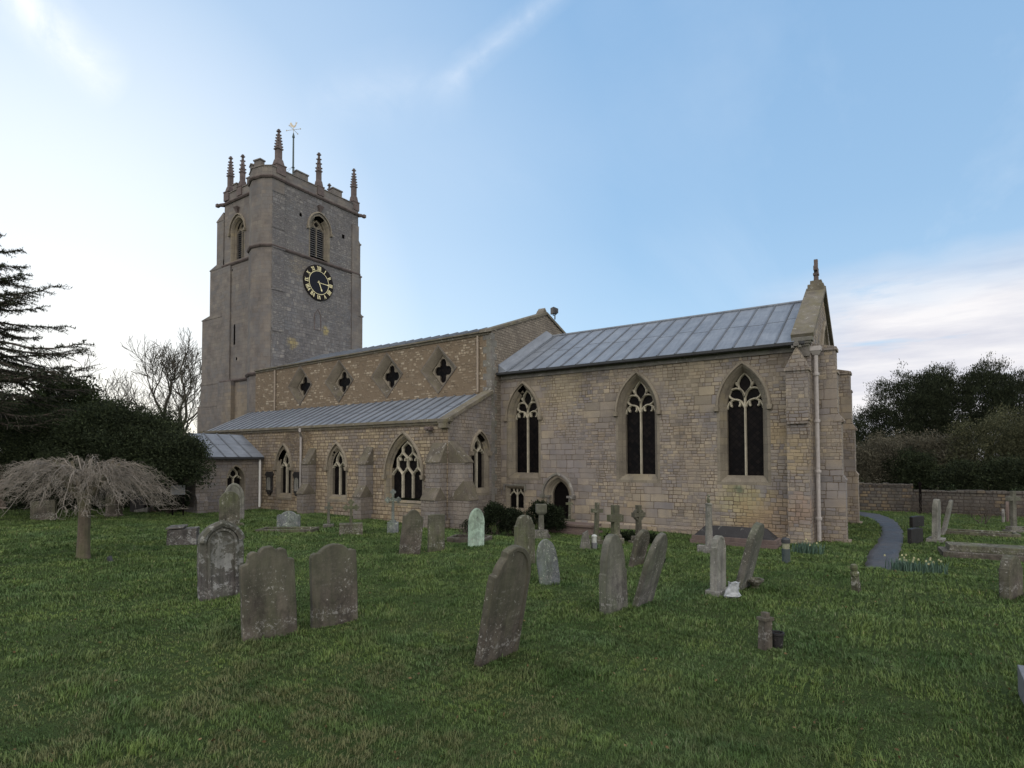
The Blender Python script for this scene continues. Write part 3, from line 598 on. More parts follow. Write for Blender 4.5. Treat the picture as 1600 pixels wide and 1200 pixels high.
def window(name, T, cx, z0, zs, za, hw, style, splay=.17, deep=.3, hood=None, surround=.09, smat='jamb', bw=.07, louv=False, slope=.2, nf=9):
    """stone surround with splayed reveals > tracery, glass (or louvres), hood mould. Returns hole outline for the wall."""
    k = .8
    E = outline(cx, hw, z0, zs, za, nf)
    C = outline(cx, hw+splay*.45, z0-slope*.4, zs, za+splay*.5, nf)
    B = outline(cx, hw+splay, z0-slope, zs, za+splay*1.1, nf)
    A = outline(cx, hw+splay+surround, z0-slope-surround, zs, za+splay*1.1+surround*1.2, nf)
    H = outline(cx, hw+splay+surround-.02, z0-slope-surround+.02, zs, za+splay*1.1+surround*1.2-.02, nf)
    D = lambda o, d: [(u, v, d) for u, v in o]
    mb = MB(T); mb.loft([D(A, .02), D(A, -.004), D(B, -.004), D(C, deep*.42), D(C, deep*.5), D(E, deep*.85), D(E, deep+.12)])
    w = cpart(mb, name, M[smat])
    mb = MB(T); ins = lambda u, v: abs(u-cx) <= halfw(hw, zs, za, v)+.02
    bars(mb, tracery_lines(style, cx, hw, z0, zs, za), bw, deep-.02, .12, ins)
    cpart(mb, 'tracery', M['tracery' if not louv else 'dressed'], w)
    mb = MB(T); n = len(E); mb.add(D(E, deep+.1), [list(range(n))])
    cpart(mb, 'glass' if not louv else 'dark_backing', M['glass' if not louv else 'void'], w)
    if louv:
        mb = MB(T); hh_ = za-zs; a_ = [(cx-hw, zs-.02)]+[(cx-hw+hw*2*i/16, zs+hh_*.36*abs(math.sin(math.pi*i/8))**.7) for i in range(1, 16)]+[(cx+hw, zs-.02)]
        top_ = [(cx+u, v) for u, v in arch(hw, zs, za, nf)]; eye = [(cx+.15*math.cos(q), zs+hh_*.60+.17*math.sin(q)) for q in [2*math.pi*i/12 for i in range(12)]]
        mb.plate(a_+top_[::-1], [eye], deep+.06); cpart(mb, 'spandrel', M['dressed'], w)
        mb = MB(T); zz = z0+.04
        while zz < zs+.12:
            mb.hexa([(cx-hw, zz, deep-.01), (cx+hw, zz, deep-.01), (cx+hw, zz+.07, deep+.09), (cx-hw, zz+.07, deep+.09),
                     (cx-hw, zz+.02, deep-.01), (cx+hw, zz+.02, deep-.01), (cx+hw, zz+.09, deep+.09), (cx-hw, zz+.09, deep+.09)]); zz += .135
        cpart(mb, 'louvre_slats', M['louvre'], w)
    if hood:
        hh, hs, ha = hood
        mb = MB(T); path_ = [(cx+u, v, 0) for u, v in [(-hh, hs)]+arch(hh, max(hs, zs), ha, nf)+[(hh, hs)]]
        mb.sweep(path_, [(-.045, .03), (-.045, -.05), (-.01, -.09), (.045, -.09), (.045, .03)], up=(0,0,1))
        for sx in (-1, 1):
            mb.hexa([(cx+sx*hh-.08, hs-.12, .02), (cx+sx*hh+.08, hs-.12, .02), (cx+sx*hh+.06, hs-.10, -.12), (cx+sx*hh-.06, hs-.10, -.12),
                     (cx+sx*hh-.09, hs+.05, .02), (cx+sx*hh+.09, hs+.05, .02), (cx+sx*hh+.08, hs+.05, -.14), (cx+sx*hh-.08, hs+.05, -.14)])
        cpart(mb, 'hood_mould', M['dressed'], w, smooth=False)
    return H
# --- chancel south wall
Ts = south(0); holes = []
for cx in (-12.40, -7.64, -4.12):
    holes.append(window('chancel_window', Ts, cx, 1.95, 4.12, 5.26, .545, 'flowing', hood=(.80, 4.12, 5.56)))
# priest's door
def door():
    cx = -10.84; D = lambda o, d: [(u, v, d) for u, v in o]; O = lambda hw, za: outline(cx, hw, -.2, 1.08, za)
    mb = MB(Ts); mb.loft([D(O(.62,1.84), .02), D(O(.62,1.84), -.004), D(O(.56,1.79), -.004), D(O(.50,1.75), .06), D(O(.52,1.77), .10), D(O(.44,1.70), .13), D(O(.455,1.72), .16), D(O(.36,1.63), .22), D(O(.36,1.63), .36)])
    dw = cpart(mb, 'priest_doorway', M['dressed'])
    for sx in (-1, 1):
        q = MB(Ts); x = cx+sx*.47; q.tube([(x, -.1, .06), (x, 1.02, .06)], .05, 8); q.box((x-.1, 1.02, -.03), (x+.1, 1.1, .14)); q.box((x-.08,-.1,-.02),(x+.08,.12,.14))
        cpart(q, 'jamb_shaft', M['dressed_grey'], dw)
    q = MB(Ts); q.sweep([(cx+u, v, 0) for u, v in arch(.67, 1.1, 1.94)], [(-.045,.03),(-.045,-.05),(-.01,-.09),(.045,-.09),(.045,.03)])
    for sx in (-1, 1): q.hexa([(cx+sx*.67-.08,.98,.02),(cx+sx*.67+.08,.98,.02),(cx+sx*.67+.05,1.0,-.13),(cx+sx*.67-.05,1.0,-.13),(cx+sx*.67-.1,1.14,.02),(cx+sx*.67+.1,1.14,.02),(cx+sx*.67+.08,1.14,-.15),(cx+sx*.67-.08,1.14,-.15)])
    cpart(q, 'hood_mould', M['dressed_grey'], dw)
    q = MB(Ts); e = O(.37,1.64); q.add(D(e,.34), [list(range(len(e)))]); cpart(q, 'door', M['oak'], dw)
    return O(.60, 1.82)
holes.append(door())
# small square-headed low window
mb = MB(Ts); cx = -12.80
rc = lambda hw, z0, z1, d: [(cx-hw,z0,d),(cx+hw,z0,d),(cx+hw,z1,d),(cx-hw,z1,d)]
mb.loft([rc(.46,.40,1.44,.02), rc(.46,.40,1.44,-.004), rc(.41,.46,1.37,-.004), rc(.33,.54,1.3,.12), rc(.33,.54,1.3,.3)])
lw = cpart(mb, 'low_window', M['dressed'])
mb = MB(Ts); bars(mb, tracery_lines('square', cx, .33, .54, 1, 1.3), .055, .12, .08); cpart(mb, 'tracery', M['tracery'], lw)
mb = MB(Ts); mb.add(rc(.33,.54,1.3,.2), [(0,1,2,3)]); cpart(mb, 'glass', M['glass'], lw)
mb = MB(Ts); mb.sweep([(cx-.5,1.25,0),(cx-.5,1.46,0),(cx+.5,1.46,0),(cx+.5,1.25,0)], [(-.03,.02),(-.03,-.07),(.03,-.07),(.03,.02)]); cpart(mb, 'hood_mould', M['dressed_grey'], lw)
holes.append([(u,v) for u,v,_ in rc(.45,.41,1.43,0)])
mb = MB(Ts); mb.plate([(-13.49,-.4),(-2.165,-.4),(-2.165,5.93),(-13.49,5.93)], holes, 0)
cpart(mb, 'chancel_south_wall', M['chancel'])
# plinth courses
mb = MB(Ts)
for a, b_ in ((-13.0,-11.6),(-10.1,-2.9)):
    mb = MB(Ts); mb.hexa([(a,-.4,-.06),(b_,-.4,-.06),(b_,-.4,.02),(a,-.4,.02),(a,.16,-.06),(b_,.16,-.06),(b_,.24,.02),(a,.24,.02)])
    cpart(mb, 'plinth', M['chancel'])
# cornice under the eaves
mb = MB(Ts); mb.box((-13.45,5.72,-.06),(-2.2,5.86,.05)); mb.box((-13.45,5.86,-.12),(-2.2,5.93,.05)); cpart(mb, 'eaves_cornice', M['dressed_grey'])
mb = MB(); mb.sweep([(-13.47,-.30,5.92),(-2.3,-.30,5.92)], [(-.07,.05),(-.06,-.03),(0,-.06),(.06,-.03),(.07,.05)]); cpart(mb, 'gutter', M['iron'])
# chancel east gable wall
Te = east(-2.165)
h = window('east_window', Te, 3.66, 1.9, 4.7, 6.9, 1.25, 'net3', hood=(1.5, 4.7, 7.28))
mb = MB(Te); mb.plate([(0,-.4),(7.32,-.4),(7.32,5.93),(3.66,8.2),(0,5.93)], [h], 0)
mb.plate([(0,5.2),(7.32,5.2),(7.32,5.93),(3.66,8.2),(0,5.93)], [], .42)
cpart(mb, 'chancel_east_wall', M['chancel'])
mb = MB(); mb.box((-13.49,7.3,-.4),(-2.2,7.32,5.93)); cpart(mb, 'chancel_north_wall', M['chancel'])
# gable coping with kneelers, cross base
mb = MB(Te)
for s in (-1, 1):
    yk = 3.66+s*3.78; 
    a0 = (yk, 6.10); a1 = (3.66, 8.40)
    dx = a1[0]-a0[0]; dz = a1[1]-a0[1]; l = math.hypot(dx, dz); nx, nz = -dz/l*.14*(1 if dx > 0 else -1), abs(dx)/l*.14
    mb.prism([(a0[0], a0[1]), (a1[0], a1[1]), (a1[0], a1[1]+.17), (a0[0]+nx, a0[1]+nz)], -.10, .52)
mb.box((3.36, 8.35, -.05), (3.96, 8.62, .45)); mb.box((3.5, 8.62, .02), (3.82, 8.78, .38))
cop = cpart(mb, 'gable_coping', M['coping'], bevel=.012)
mb = MB(Te)
for s in (-1, 1):
    yk = 3.66+s*3.66; mb = MB(Te)
    mb.box((yk-.16, 5.93, -.02), (yk+.12, 6.12, .46)); mb.box((yk-.2, 6.0, -.07), (yk+.16, 6.12, .50)); mb.box((yk-.08, 5.55, .03), (yk+.08, 5.93, .36))
    cpart(mb, 'kneeler', M['dressed_grey'], bevel=.01)
mb = MB(Te); yc = 3.66
mb.tube([(yc,8.75,.2),(yc,9.5,.2)], [.085,.06], 8)
mb.hexa([(yc-.05,8.78,.14),(yc+.05,8.78,.14),(yc+.05,8.78,.26),(yc-.05,8.78,.26),(yc-.07,9.55,.14),(yc+.07,9.55,.14),(yc+.07,9.55,.26),(yc-.07,9.55,.26)])
mb.hexa([(yc-.26,9.12,.14),(yc-.26,9.12,.26),(yc+.26,9.12,.26),(yc+.26,9.12,.14),(yc-.26,9.28,.14),(yc-.26,9.28,.26),(yc+.26,9.28,.26),(yc+.26,9.28,.14)])
mb.box((yc-.1,8.98,.11),(yc+.1,9.06,.29))
cpart(mb, 'gable_cross', M['pinn'], bevel=.01)
def lead_roof(name, A, B, C, D, sp=.6, th=.07, roll=.035, start=.4):
    """A,B along the eave, C above B, D above A"""
    A, B, C, D = map(Vector, (A, B, C, D)); n = (B-A).cross(D-A).normalized(); n = n if n.z > 0 else -n
    mb = MB(); t = n*th; mb.hexa([tuple(p-t) for p in (A, B, C, D)]+[tuple(p) for p in (A, B, C, D)])
    r_ = cpart(mb, name, M['lead'])
    mb = MB(); L = (B-A).length; s = start
    while s < L-.1:
        a = A+(B-A)*(s/L); d = D+(C-D)*(s/L); f = (a-d).normalized()*.02
        mb.sweep([tuple(a+f), tuple(d)], [(-roll,-.01),(-roll*.9,roll*.7),(-roll*.4,roll*1.25),(roll*.4,roll*1.25),(roll*.9,roll*.7),(roll,-.01)], up=n); s += sp
    rj = random.Random(int(L*100)); s = start
    while s < L-.1:   # laps across each bay, not quite in line
        fr = .52+rj.uniform(-.05,.05); a = A+(B-A)*(s/L)+(D-A)*fr; b = A+(B-A)*(min(s+sp, L)/L)+(D-A)*fr; s += sp; mb.sweep([tuple(a+n*.004), tuple(b+n*.004)], [(-.006,-.01),(-.006,.003),(.006,.005),(.006,-.01)], up=n)
    cpart(mb, 'batten_rolls', M['lead_roll'], r_); return r_
lead_roof('chancel_roof', (-13.47,-.30,5.97), (-2.55,-.30,5.97), (-2.55,3.66,8.10), (-13.47,3.66,8.10), .617, start=.5)
lead_roof('chancel_roof', (-13.47,7.62,5.97), (-2.55,7.62,5.97), (-2.55,3.66,8.10), (-13.47,3.66,8.10), .617)
mb = MB(); mb.tube([(-13.4,3.66,8.12),(-2.6,3.66,8.12)], .06, 8); cpart(mb, 'ridge_roll', M['lead'])
mb = MB(); mb.hexa([(-13.47,-.2,6.02),(-13.12,-.2,6.02),(-13.12,3.66,8.12),(-13.47,3.66,8.12),(-13.47,-.2,6.32),(-13.14,-.2,6.07),(-13.14,3.66,8.17),(-13.47,3.66,8.42)]); cpart(mb, 'roof_flashing', M['lead'])
# buttresses
def buttress(name, T, u0, u1, stages, mat, parent=None, extra=None, top=None):
    """stages: list of (z_top_of_vertical_face, projection, z_where_slope_meets) from the ground up"""
    mb = MB(T); z = -.4; wm = []
    for i, (zt, pr, zsl) in enumerate(stages):
        nxt = stages[i+1][1] if i+1 < len(stages) else 0
        e = .0
        mb.box((u0-e, z, -pr), (u1+e, zt, .02))
        mb.hexa([(u0-.02, zt, -pr-.05), (u1+.02, zt, -pr-.05), (u1+.02, zt, .02), (u0-.02, zt, .02), (u0-.02, zt+.05, -pr-.05), (u1+.02, zt+.05, -pr-.05), (u1+.02, zsl, -nxt+.002), (u0-.02, zsl, -nxt+.002)]) if False else None
        wm.append([(u0-.015, zt, -pr-.04), (u1+.015, zt, -pr-.04), (u1+.015, zt, .02), (u0-.015, zt, .02),
                   (u0-.015, zt+.04, -pr-.04), (u1+.015, zt+.04, -pr-.04), (u1+.015, zsl, -max(nxt-.02, 0)), (u0-.015, zsl, -max(nxt-.02, 0))]); z = zt+.02
    o = cpart(mb, name, mat, parent, bevel=.008)
    for q in wm:
        k = MB(T); k.hexa(q); cpart(k, 'weathering_slab', M['weather'], o, bevel=.01)
    return o
# chancel corner buttresses
Ti = south(0)
mb = MB(Ti); u0, u1 = -2.80, -2.20
mb.box((u0-.05,-.4,-.50),(u1+.02,.18,0)); mb.box((u0,.18,-.45),(u1,3.55,0)); mb.box((u0+.03,3.5,-.53),(u1-.03,3.62,0)); mb.box((u0,3.62,-.46),(u1,5.12,0))
mb.box((u0-.04,5.08,-.5),(u1+.04,5.16,0))
mb.add([(u0-.03,5.16,-.49),(u1+.03,5.16,-.49),(u1+.03,5.16,0),(u0-.03,5.16,0),((u0+u1)/2,5.82,-.44),((u0+u1)/2,5.86,0)], [(0,1,2,3),(0,1,4),(1,2,5,4),(3,0,4,5),(2,3,5)])
b = cpart(mb, 'buttress', M['chancel'], bevel=.008)
mb = MB(Ti); c = (u0+u1)/2
for p, s in ((( c,5.86,-.44),.07),((c-.09,5.80,-.44),.045),((c+.09,5.80,-.44),.045),((c,5.95,-.40),.05)):
    mb.box((p[0]-s,p[1]-s*.8,p[2]-s),(p[0]+s,p[1]+s*.8,p[2]+s))
cpart(mb, 'finial', M['dressed_grey'], b, bevel=.015)
def ebutt(y0, y1):
    mb = MB(Te)
    def st(pr, za, zb): mb.box((y0, za, -pr), (y1, zb, 0))
    st(.90, -.4, .05); st(.80, .05, 1.85); mb.hexa([(y0-.01,1.83,-.82),(y1+.01,1.83,-.82),(y1+.01,1.83,-.5),(y0-.01,1.83,-.5),(y0-.01,1.86,-.82),(y1+.01,1.86,-.82),(y1+.01,2.04,-.70),(y0-.01,2.04,-.70)])
    st(.72, 1.85, 3.60); mb.hexa([(y0-.01,3.56,-.78),(y1+.01,3.56,-.78),(y1+.01,3.56,-.5),(y0-.01,3.56,-.5),(y0-.01,3.62,-.80),(y1+.01,3.62,-.80),(y1+.01,3.88,-.61),(y0-.01,3.88,-.61)])
    st(.63, 3.60, 5.05); st(.66, 5.05, 5.12); st(.60, 5.12, 5.74); mb.box((y0-.04,5.74,-.64),(y1+.04,5.84,0)); mb.hexa([(y0,5.84,-.60),(y1,5.84,-.60),(y1,5.84,0),(y0,5.84,0),(y0,5.86,-.58),(y1,5.86,-.58),(y1,6.0,0),(y0,6.0,0)])
    return cpart(mb, 'buttress', M['chancel'], bevel=.008)
ebutt(.42, 1.02); ebutt(6.40, 7.0)
# downpipe in the corner of the chancel
def pipe(pts, r, mat, hopper=None, brackets=(), name='downpipe'):
    mb = MB(); mb.tube(pts, r, 10)
    for x, y, z in brackets: mb.lathe([(r*1.35, z-.04), (r*1.45, z-.02), (r*1.45, z+.03), (r*1.35, z+.05)], (x, y), 10)
    o = cpart(mb, name, M[mat], smooth=False)
    if hopper:
        x, y, z = hopper; q = MB(); s = .14
        q.hexa([(x-.07,y-.07,z-.2),(x+.07,y-.07,z-.2),(x+.07,y+.07,z-.2),(x-.07,y+.07,z-.2),(x-s,y-s,z-.08),(x+s,y-s,z-.08),(x+s,y+s,z-.08),(x-s,y+s,z-.08)])
        q.box((x-s-.01,y-s-.01,z-.08),(x+s+.01,y+s+.01,z+.06)); cpart(q, 'hopper', M[mat], o, bevel=.01)
    return o
pipe([(-2.05,.12,0.05),(-2.05,.12,5.6)], .062, 'pipe', (-2.05,.12,5.78), [(-2.05,.12,z) for z in (.7,2.1,3.6,5.0)])
# --- nave
Tn = south(-.65); holes = []
dia = lambda cx, hw, hh, zc=6.33: [(cx-hw,zc),(cx,zc-hh),(cx+hw,zc),(cx,zc+hh)]
def quatre(cx, zc=6.30, r=.175, o=.29, n=64):
    P = []
    for i in range(n):
        a = 2*math.pi*i/n; c, s = math.cos(a), math.sin(a); best = .0
        for k in range(4):
            ax, az = o*math.cos(k*math.pi/2), o*math.sin(k*math.pi/2); b_ = c*ax+s*az; q = b_*b_-(o*o-r*r)
            if q > 0: best = max(best, b_+math.sqrt(q))
        for k in range(4):   # barbs between the lobes
            ang = math.pi/4+k*math.pi/2; da = abs((a-ang+math.pi) % (2*math.pi)-math.pi)
            if da < .33: best = max(best, .285-.25*da)
        P.append((cx+c*max(best,.15), zc+s*max(best,.15)*1.12))
    return P
for cx, hw in ((-25.74,.93), (-22.68,1.0), (-19.38,.96), (-16.28,.95)):
    O = dia(cx, hw, .98); I = dia(cx+.0, hw*.66, .68, 6.30); D = lambda o, d: [(u, v, d) for u, v in o]
    mb = MB(Tn); F = dia(cx,hw+.07,1.055); mb.loft([D(F,.03), D(F,-.03), D(O,-.03)])
    w_ = cpart(mb, 'clerestory_window', M['cl_stone'])
    for nm_, sg, mt_ in (('upper_splay', (2, 3), 'dressed'), ('sill_splay', (0, 1), 'weather')):
        mb = MB(Tn)
        for i in sg:
            j = (i+1) % 4; mb.add([(*O[i],-.03),(*O[j],-.03),(*I[j],.26),(*I[i],.26),(*I[i],.5),(*I[j],.5)], [(0,1,2,3),(3,2,5,4)])
        cpart(mb, nm_, M[mt_], w_)
    mb = MB(Tn); mb.plate(I, [quatre(cx)], .30)
    q = quatre(cx); mb.loft([D(q,.30), D(q,.38)]); cpart(mb, 'tracery', M['dressed'], w_)
    mb = MB(Tn); mb.add(D(I,.39), [(0,1,2,3)]); cpart(mb, 'glass', M['glass'], w_)
    holes.append(dia(cx, hw+.05, 1.035))
mb = MB(Tn); mb.plate([(-29.72,4.6),(-13.49,4.6),(-13.49,7.62),(-29.72,7.40)], holes, 0)
cpart(mb, 'clerestory_wall', M['clere'])
mb = MB(Tn); mb.hexa([(-29.7,7.30,-.05),(-13.6,7.50,-.05),(-13.6,7.50,.1),(-29.7,7.30,.1),(-29.7,7.40,-.05),(-13.6,7.60,-.05),(-13.6,7.60,.1),(-29.7,7.40,.1)])
mb.hexa([(-29.7,7.40,-.13),(-13.5,7.60,-.13),(-13.5,7.60,.3),(-29.7,7.40,.3),(-29.7,7.46,-.13),(-13.5,7.66,-.13),(-13.5,7.68,.3),(-29.7,7.48,.3)])
cpart(mb, 'parapet_coping', M['coping'])
# quoins where the clerestory meets the nave's east wall: raised dressed blocks
mb = MB(lambda u, v, d: (u, v, d)); z = 0.0; i = 0
while z < 7.4:
    h_ = .27; a, b_ = (.42, .22) if i % 2 else (.24, .36)
    mb.prism([(-13.49-a,-.656),(-13.484,-.656),(-13.484,-.65+b_),(-13.5,-.65+b_),(-13.5,-.64),(-13.49-a,-.64)], z+.006, z+h_-.006); z += h_; i += 1
cpart(mb, 'quoins', M['dressed_grey'])
Tg = east(-13.49)
mb = MB(Tg); mb.plate([(-.65,-.4),(7.97,-.4),(7.97,7.62),(3.66,9.16),(-.65,7.62)], [], 0); mb.plate([(-.65,7.2),(7.97,7.2),(7.97,7.62),(3.66,9.16),(-.65,7.62)], [], .5)
cpart(mb, 'nave_east_wall', M['gable'])
mb = MB(Tg)
for s in (-1, 1):
    a0 = (3.66+s*4.45, 7.58); a1 = (3.66, 9.16)
    mb.prism([a0, a1, (a1[0], a1[1]+.13), (a0[0]-s*.02, a0[1]+.12)], -.07, .52)
mb.prism([(3.4,9.2),(3.92,9.2),(3.8,9.36),(3.66,9.5),(3.52,9.36)], .05, .4)
cpart(mb, 'gable_coping', M['coping'], bevel=.01)
mb = MB(); mb.box((-29.7,7.95,-.4),(-13.5,7.97,7.6)); cpart(mb, 'nave_north_wall', M['clere'])
lead_roof('nave_roof', (-29.7,-.35,7.42), (-13.95,-.35,7.60), (-13.95,3.66,9.0), (-29.7,3.66,8.95), .62)
lead_roof('nave_roof', (-29.7,7.7,7.42), (-13.95,7.7,7.60), (-13.95,3.66,9.0), (-29.7,3.66,8.95), .62)
pipe([(-27.83,-.72,5.0),(-27.83,-.72,7.3)], .045, 'pipe_brown'); pipe([(-14.13,-.72,5.2),(-14.13,-.72,7.48)], .045, 'pipe_brown')
# --- south aisle
Ta = south(-3.31); holes = []
holes.append(window('aisle_window', Ta, -23.17, .98, 2.12, 2.86, .40, 'Y', splay=.11, deep=.13, hood=(.60, 2.12, 3.20), bw=.06))
holes.append(window('aisle_window', Ta, -19.52, 1.02, 2.14, 2.86, .42, 'Y', splay=.12, deep=.13, hood=(.63, 2.14, 3.20), bw=.06))
holes.append(window('aisle_window', Ta, -15.68, 1.02, 1.88, 3.22, .80, 'net3', splay=.15, deep=.19, hood=(1.0, 1.85, 3.54), bw=.07, nf=12))
mb = MB(Ta); mb.plate([(-30.3,-.4),(-13.49,-.4),(-13.49,3.86),(-30.3,3.86)], holes, 0); cpart(mb, 'aisle_south_wall', M['aisle'])
mb = MB(Ta); mb.hexa([(-24.8,-.4,-.08),(-13.4,-.4,-.08),(-13.4,-.4,.02),(-24.8,-.4,.02),(-24.8,.42,-.08),(-13.4,.30,-.08),(-13.4,.40,.02),(-24.8,.52,.02)]); cpart(mb, 'plinth', M['aisle'])
mb = MB(Ta); mb.box((-30.4,3.76,-.06),(-13.43,3.86,.1)); mb.hexa([(-30.4,3.86,-.13),(-13.4,3.86,-.13),(-13.4,3.86,.2),(-30.4,3.86,.2),(-30.4,3.97,-.12),(-13.4,3.97,-.12),(-13.4,4.0,.2),(-30.4,4.0,.2)]); cpart(mb, 'parapet_coping', M['coping'], bevel=.01)
lead_roof('aisle_roof', (-30.3,-3.12,3.97), (-13.7,-3.12,3.97), (-13.7,-.67,5.12), (-30.3,-.67,5.12), .52, roll=.04)
Tae = east(-13.49)
h = window('aisle_east_window', Tae, -1.42, 1.38, 2.72, 3.36, .42, 'Y', splay=.11, deep=.13, hood=(.58, 2.74, 3.60), bw=.06)
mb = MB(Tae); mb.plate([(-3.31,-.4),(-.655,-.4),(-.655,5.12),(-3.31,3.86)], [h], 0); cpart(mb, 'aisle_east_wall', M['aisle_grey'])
mb = MB(Tae); mb.prism([(-3.5,3.80),(-.66,5.10),(-.66,5.26),(-3.5,3.94)], -.10, .35); mb.box((-3.5,3.62,-.06),(-3.25,3.84,.3)); cpart(mb, 'raking_coping', M['coping'], bevel=.012)
mb = MB(Tae); mb.hexa([(-.65,-.4,-.05),(-.02,-.4,-.05),(-.02,-.4,0),(-.65,-.4,0),(-.65,.2,-.05),(-.02,.2,-.05),(-.02,.25,0),(-.65,.25,0)]); cpart(mb, 'plinth', M['gable'])
mb = MB(); mb.box((-30.32,-3.3,-.4),(-30.3,-.6,4.0)); cpart(mb, 'aisle_west_wall', M['aisle'])
for u0 in (-21.35, -17.80): buttress('buttress', Ta, u0, u0+.44, [(1.02,.62,1.5),(2.28,.38,3.0)], M['aisle_grey'])
buttress('buttress', Ta, -14.22, -13.55, [(1.03,.62,1.5),(2.36,.38,3.1)], M['aisle_grey'])
buttress('buttress', Tae, -3.28, -2.78, [(1.03,.95,1.75),(2.36,.72,3.15)], M['aisle_grey'])
# rainwater spout and downpipe
mb = MB(Ta); mb.tube([(-14.3,3.62,0),(-14.3,3.6,-.3)], [.09,.06], 8); mb.box((-14.42,3.54,-.22),(-14.18,3.68,0)); cpart(mb, 'gargoyle', M['pinn'], bevel=.02)
pipe([(-21.62,-3.62,3.86),(-21.62,-3.62,3.72),(-21.84,-3.40,3.5),(-21.84,-3.40,2.3),(-21.84,-3.4,.3)], .05, 'pipe')
# --- porch
Tp = east(-24.84)
h = window('porch_window', Tp, -4.60, .95, 1.62, 2.16, .36, 'Y', splay=.04, deep=.2, hood=None, surround=.06, slope=.05, smat='jamb', bw=.06)
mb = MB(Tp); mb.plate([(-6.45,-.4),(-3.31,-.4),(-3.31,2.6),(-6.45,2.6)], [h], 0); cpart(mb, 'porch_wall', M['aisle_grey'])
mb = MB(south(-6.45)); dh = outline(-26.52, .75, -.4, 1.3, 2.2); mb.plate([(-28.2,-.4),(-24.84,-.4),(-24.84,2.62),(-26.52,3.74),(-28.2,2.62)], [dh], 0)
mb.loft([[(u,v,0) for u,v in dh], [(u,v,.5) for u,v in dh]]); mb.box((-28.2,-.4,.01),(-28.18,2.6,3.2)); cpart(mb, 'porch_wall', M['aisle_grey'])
mb = MB(south(-6.45))
for s in (-1, 1):
    a0 = (-26.52+s*1.86, 2.58); a1 = (-26.52, 3.76); mb.prism([a0, a1, (a1[0], a1[1]+.16), (a0[0]-s*.03, a0[1]+.16)], -.08, .34)
mb.box((-24.98,2.36,-.05),(-24.72,2.6,.32)); cpart(mb, 'gable_coping', M['coping'], bevel=.012)
lead_roof('porch_roof', (-24.68,-6.12,2.62), (-24.68,-3.31,2.62), (-26.52,-3.31,3.70), (-26.52,-6.12,3.70), .62, start=.3)
lead_roof('porch_roof', (-28.36,-6.12,2.62), (-28.36,-3.31,2.62), (-26.52,-3.31,3.70), (-26.52,-6.12,3.70), .62, start=.3)
mb = MB(); mb.sweep([(-24.64,-6.1,2.56),(-24.64,-3.4,2.56)], [(-.06,.05),(-.05,-.04),(.05,-.04),(.06,.05)]); cpart(mb, 'gutter', M['iron'])
pipe([(-24.74,-3.5,2.5),(-24.74,-3.5,.3)], .05, 'white')
mb = MB(Tp); mb.hexa([(-6.45,-.4,-.28),(-6.0,-.4,-.28),(-6.0,-.4,0),(-6.45,-.4,0),(-6.45,.75,-.28),(-6.0,.75,-.28),(-6.0,1.05,-.12),(-6.45,1.05,-.12)]); mb.hexa([(-6.45,.8,-.12),(-6.0,.8,-.12),(-6.0,.8,0),(-6.45,.8,0),(-6.45,1.65,-.12),(-6.0,1.65,-.12),(-6.0,1.95,0),(-6.45,1.95,0)]); cpart(mb, 'buttress', M['aisle_grey'], bevel=.008)
# --- tower
XE, YS, XW, YN = -29.715, .733, -35.57, 6.589
Tte, Tts = east(XE), south(YS)
he = window('belfry_window', Tte, 3.52, 15.1, 16.8, 17.45, .52, 'Y', splay=.17, deep=.3, hood=(.86, 16.7, 17.85), louv=True, bw=.09)
hs = window('belfry_window', Tts, -34.05, 15.1, 16.8, 17.45, .52, 'Y', splay=.17, deep=.3, hood=(.86, 16.7, 17.85), louv=True, bw=.09)
sl = [(-34.36,9.65),(-34.18,9.65),(-34.18,10.85),(-34.27,10.98),(-34.36,10.85)]
ph = lambda y, z, s: [(y-s,z-s*1.3),(y+s,z-s*1.3),(y+s,z+s*1.3),(y-s,z+s*1.3)]
hs_ = [hs, sl, ph(-35.1, 8.55, .07), ph(-34.0, 8.75, .07), ph(-34.6,14.4,.05)]
he_ = [he, ph(2.15,17.25,.08), ph(5.35,16.95,.10)]
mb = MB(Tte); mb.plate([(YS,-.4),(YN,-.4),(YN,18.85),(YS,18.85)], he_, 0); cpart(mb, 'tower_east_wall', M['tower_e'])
for T_, hl in ((Tte, he_[1:]), (Tts, hs_[1:])):
    for h in hl:
        mb = MB(T_); mb.loft([[(u,v,0) for u,v in h],[(u,v,.3) for u,v in h]], cap1=True); cpart(mb, 'wall_slit', M['void'])
mb = MB(Tts); mb.plate([(XW,-.4),(XE,-.4),(XE,18.85),(XW,18.85)], hs_, 0); cpart(mb, 'tower_south_wall', M['tower'])
mb = MB(); mb.box((XW,YN-.02,-.4),(XE,YN,18.85)); mb.box((XW,YS,-.4),(XW+.02,YN,18.85)); cpart(mb, 'tower_back_wall', M['tower'])
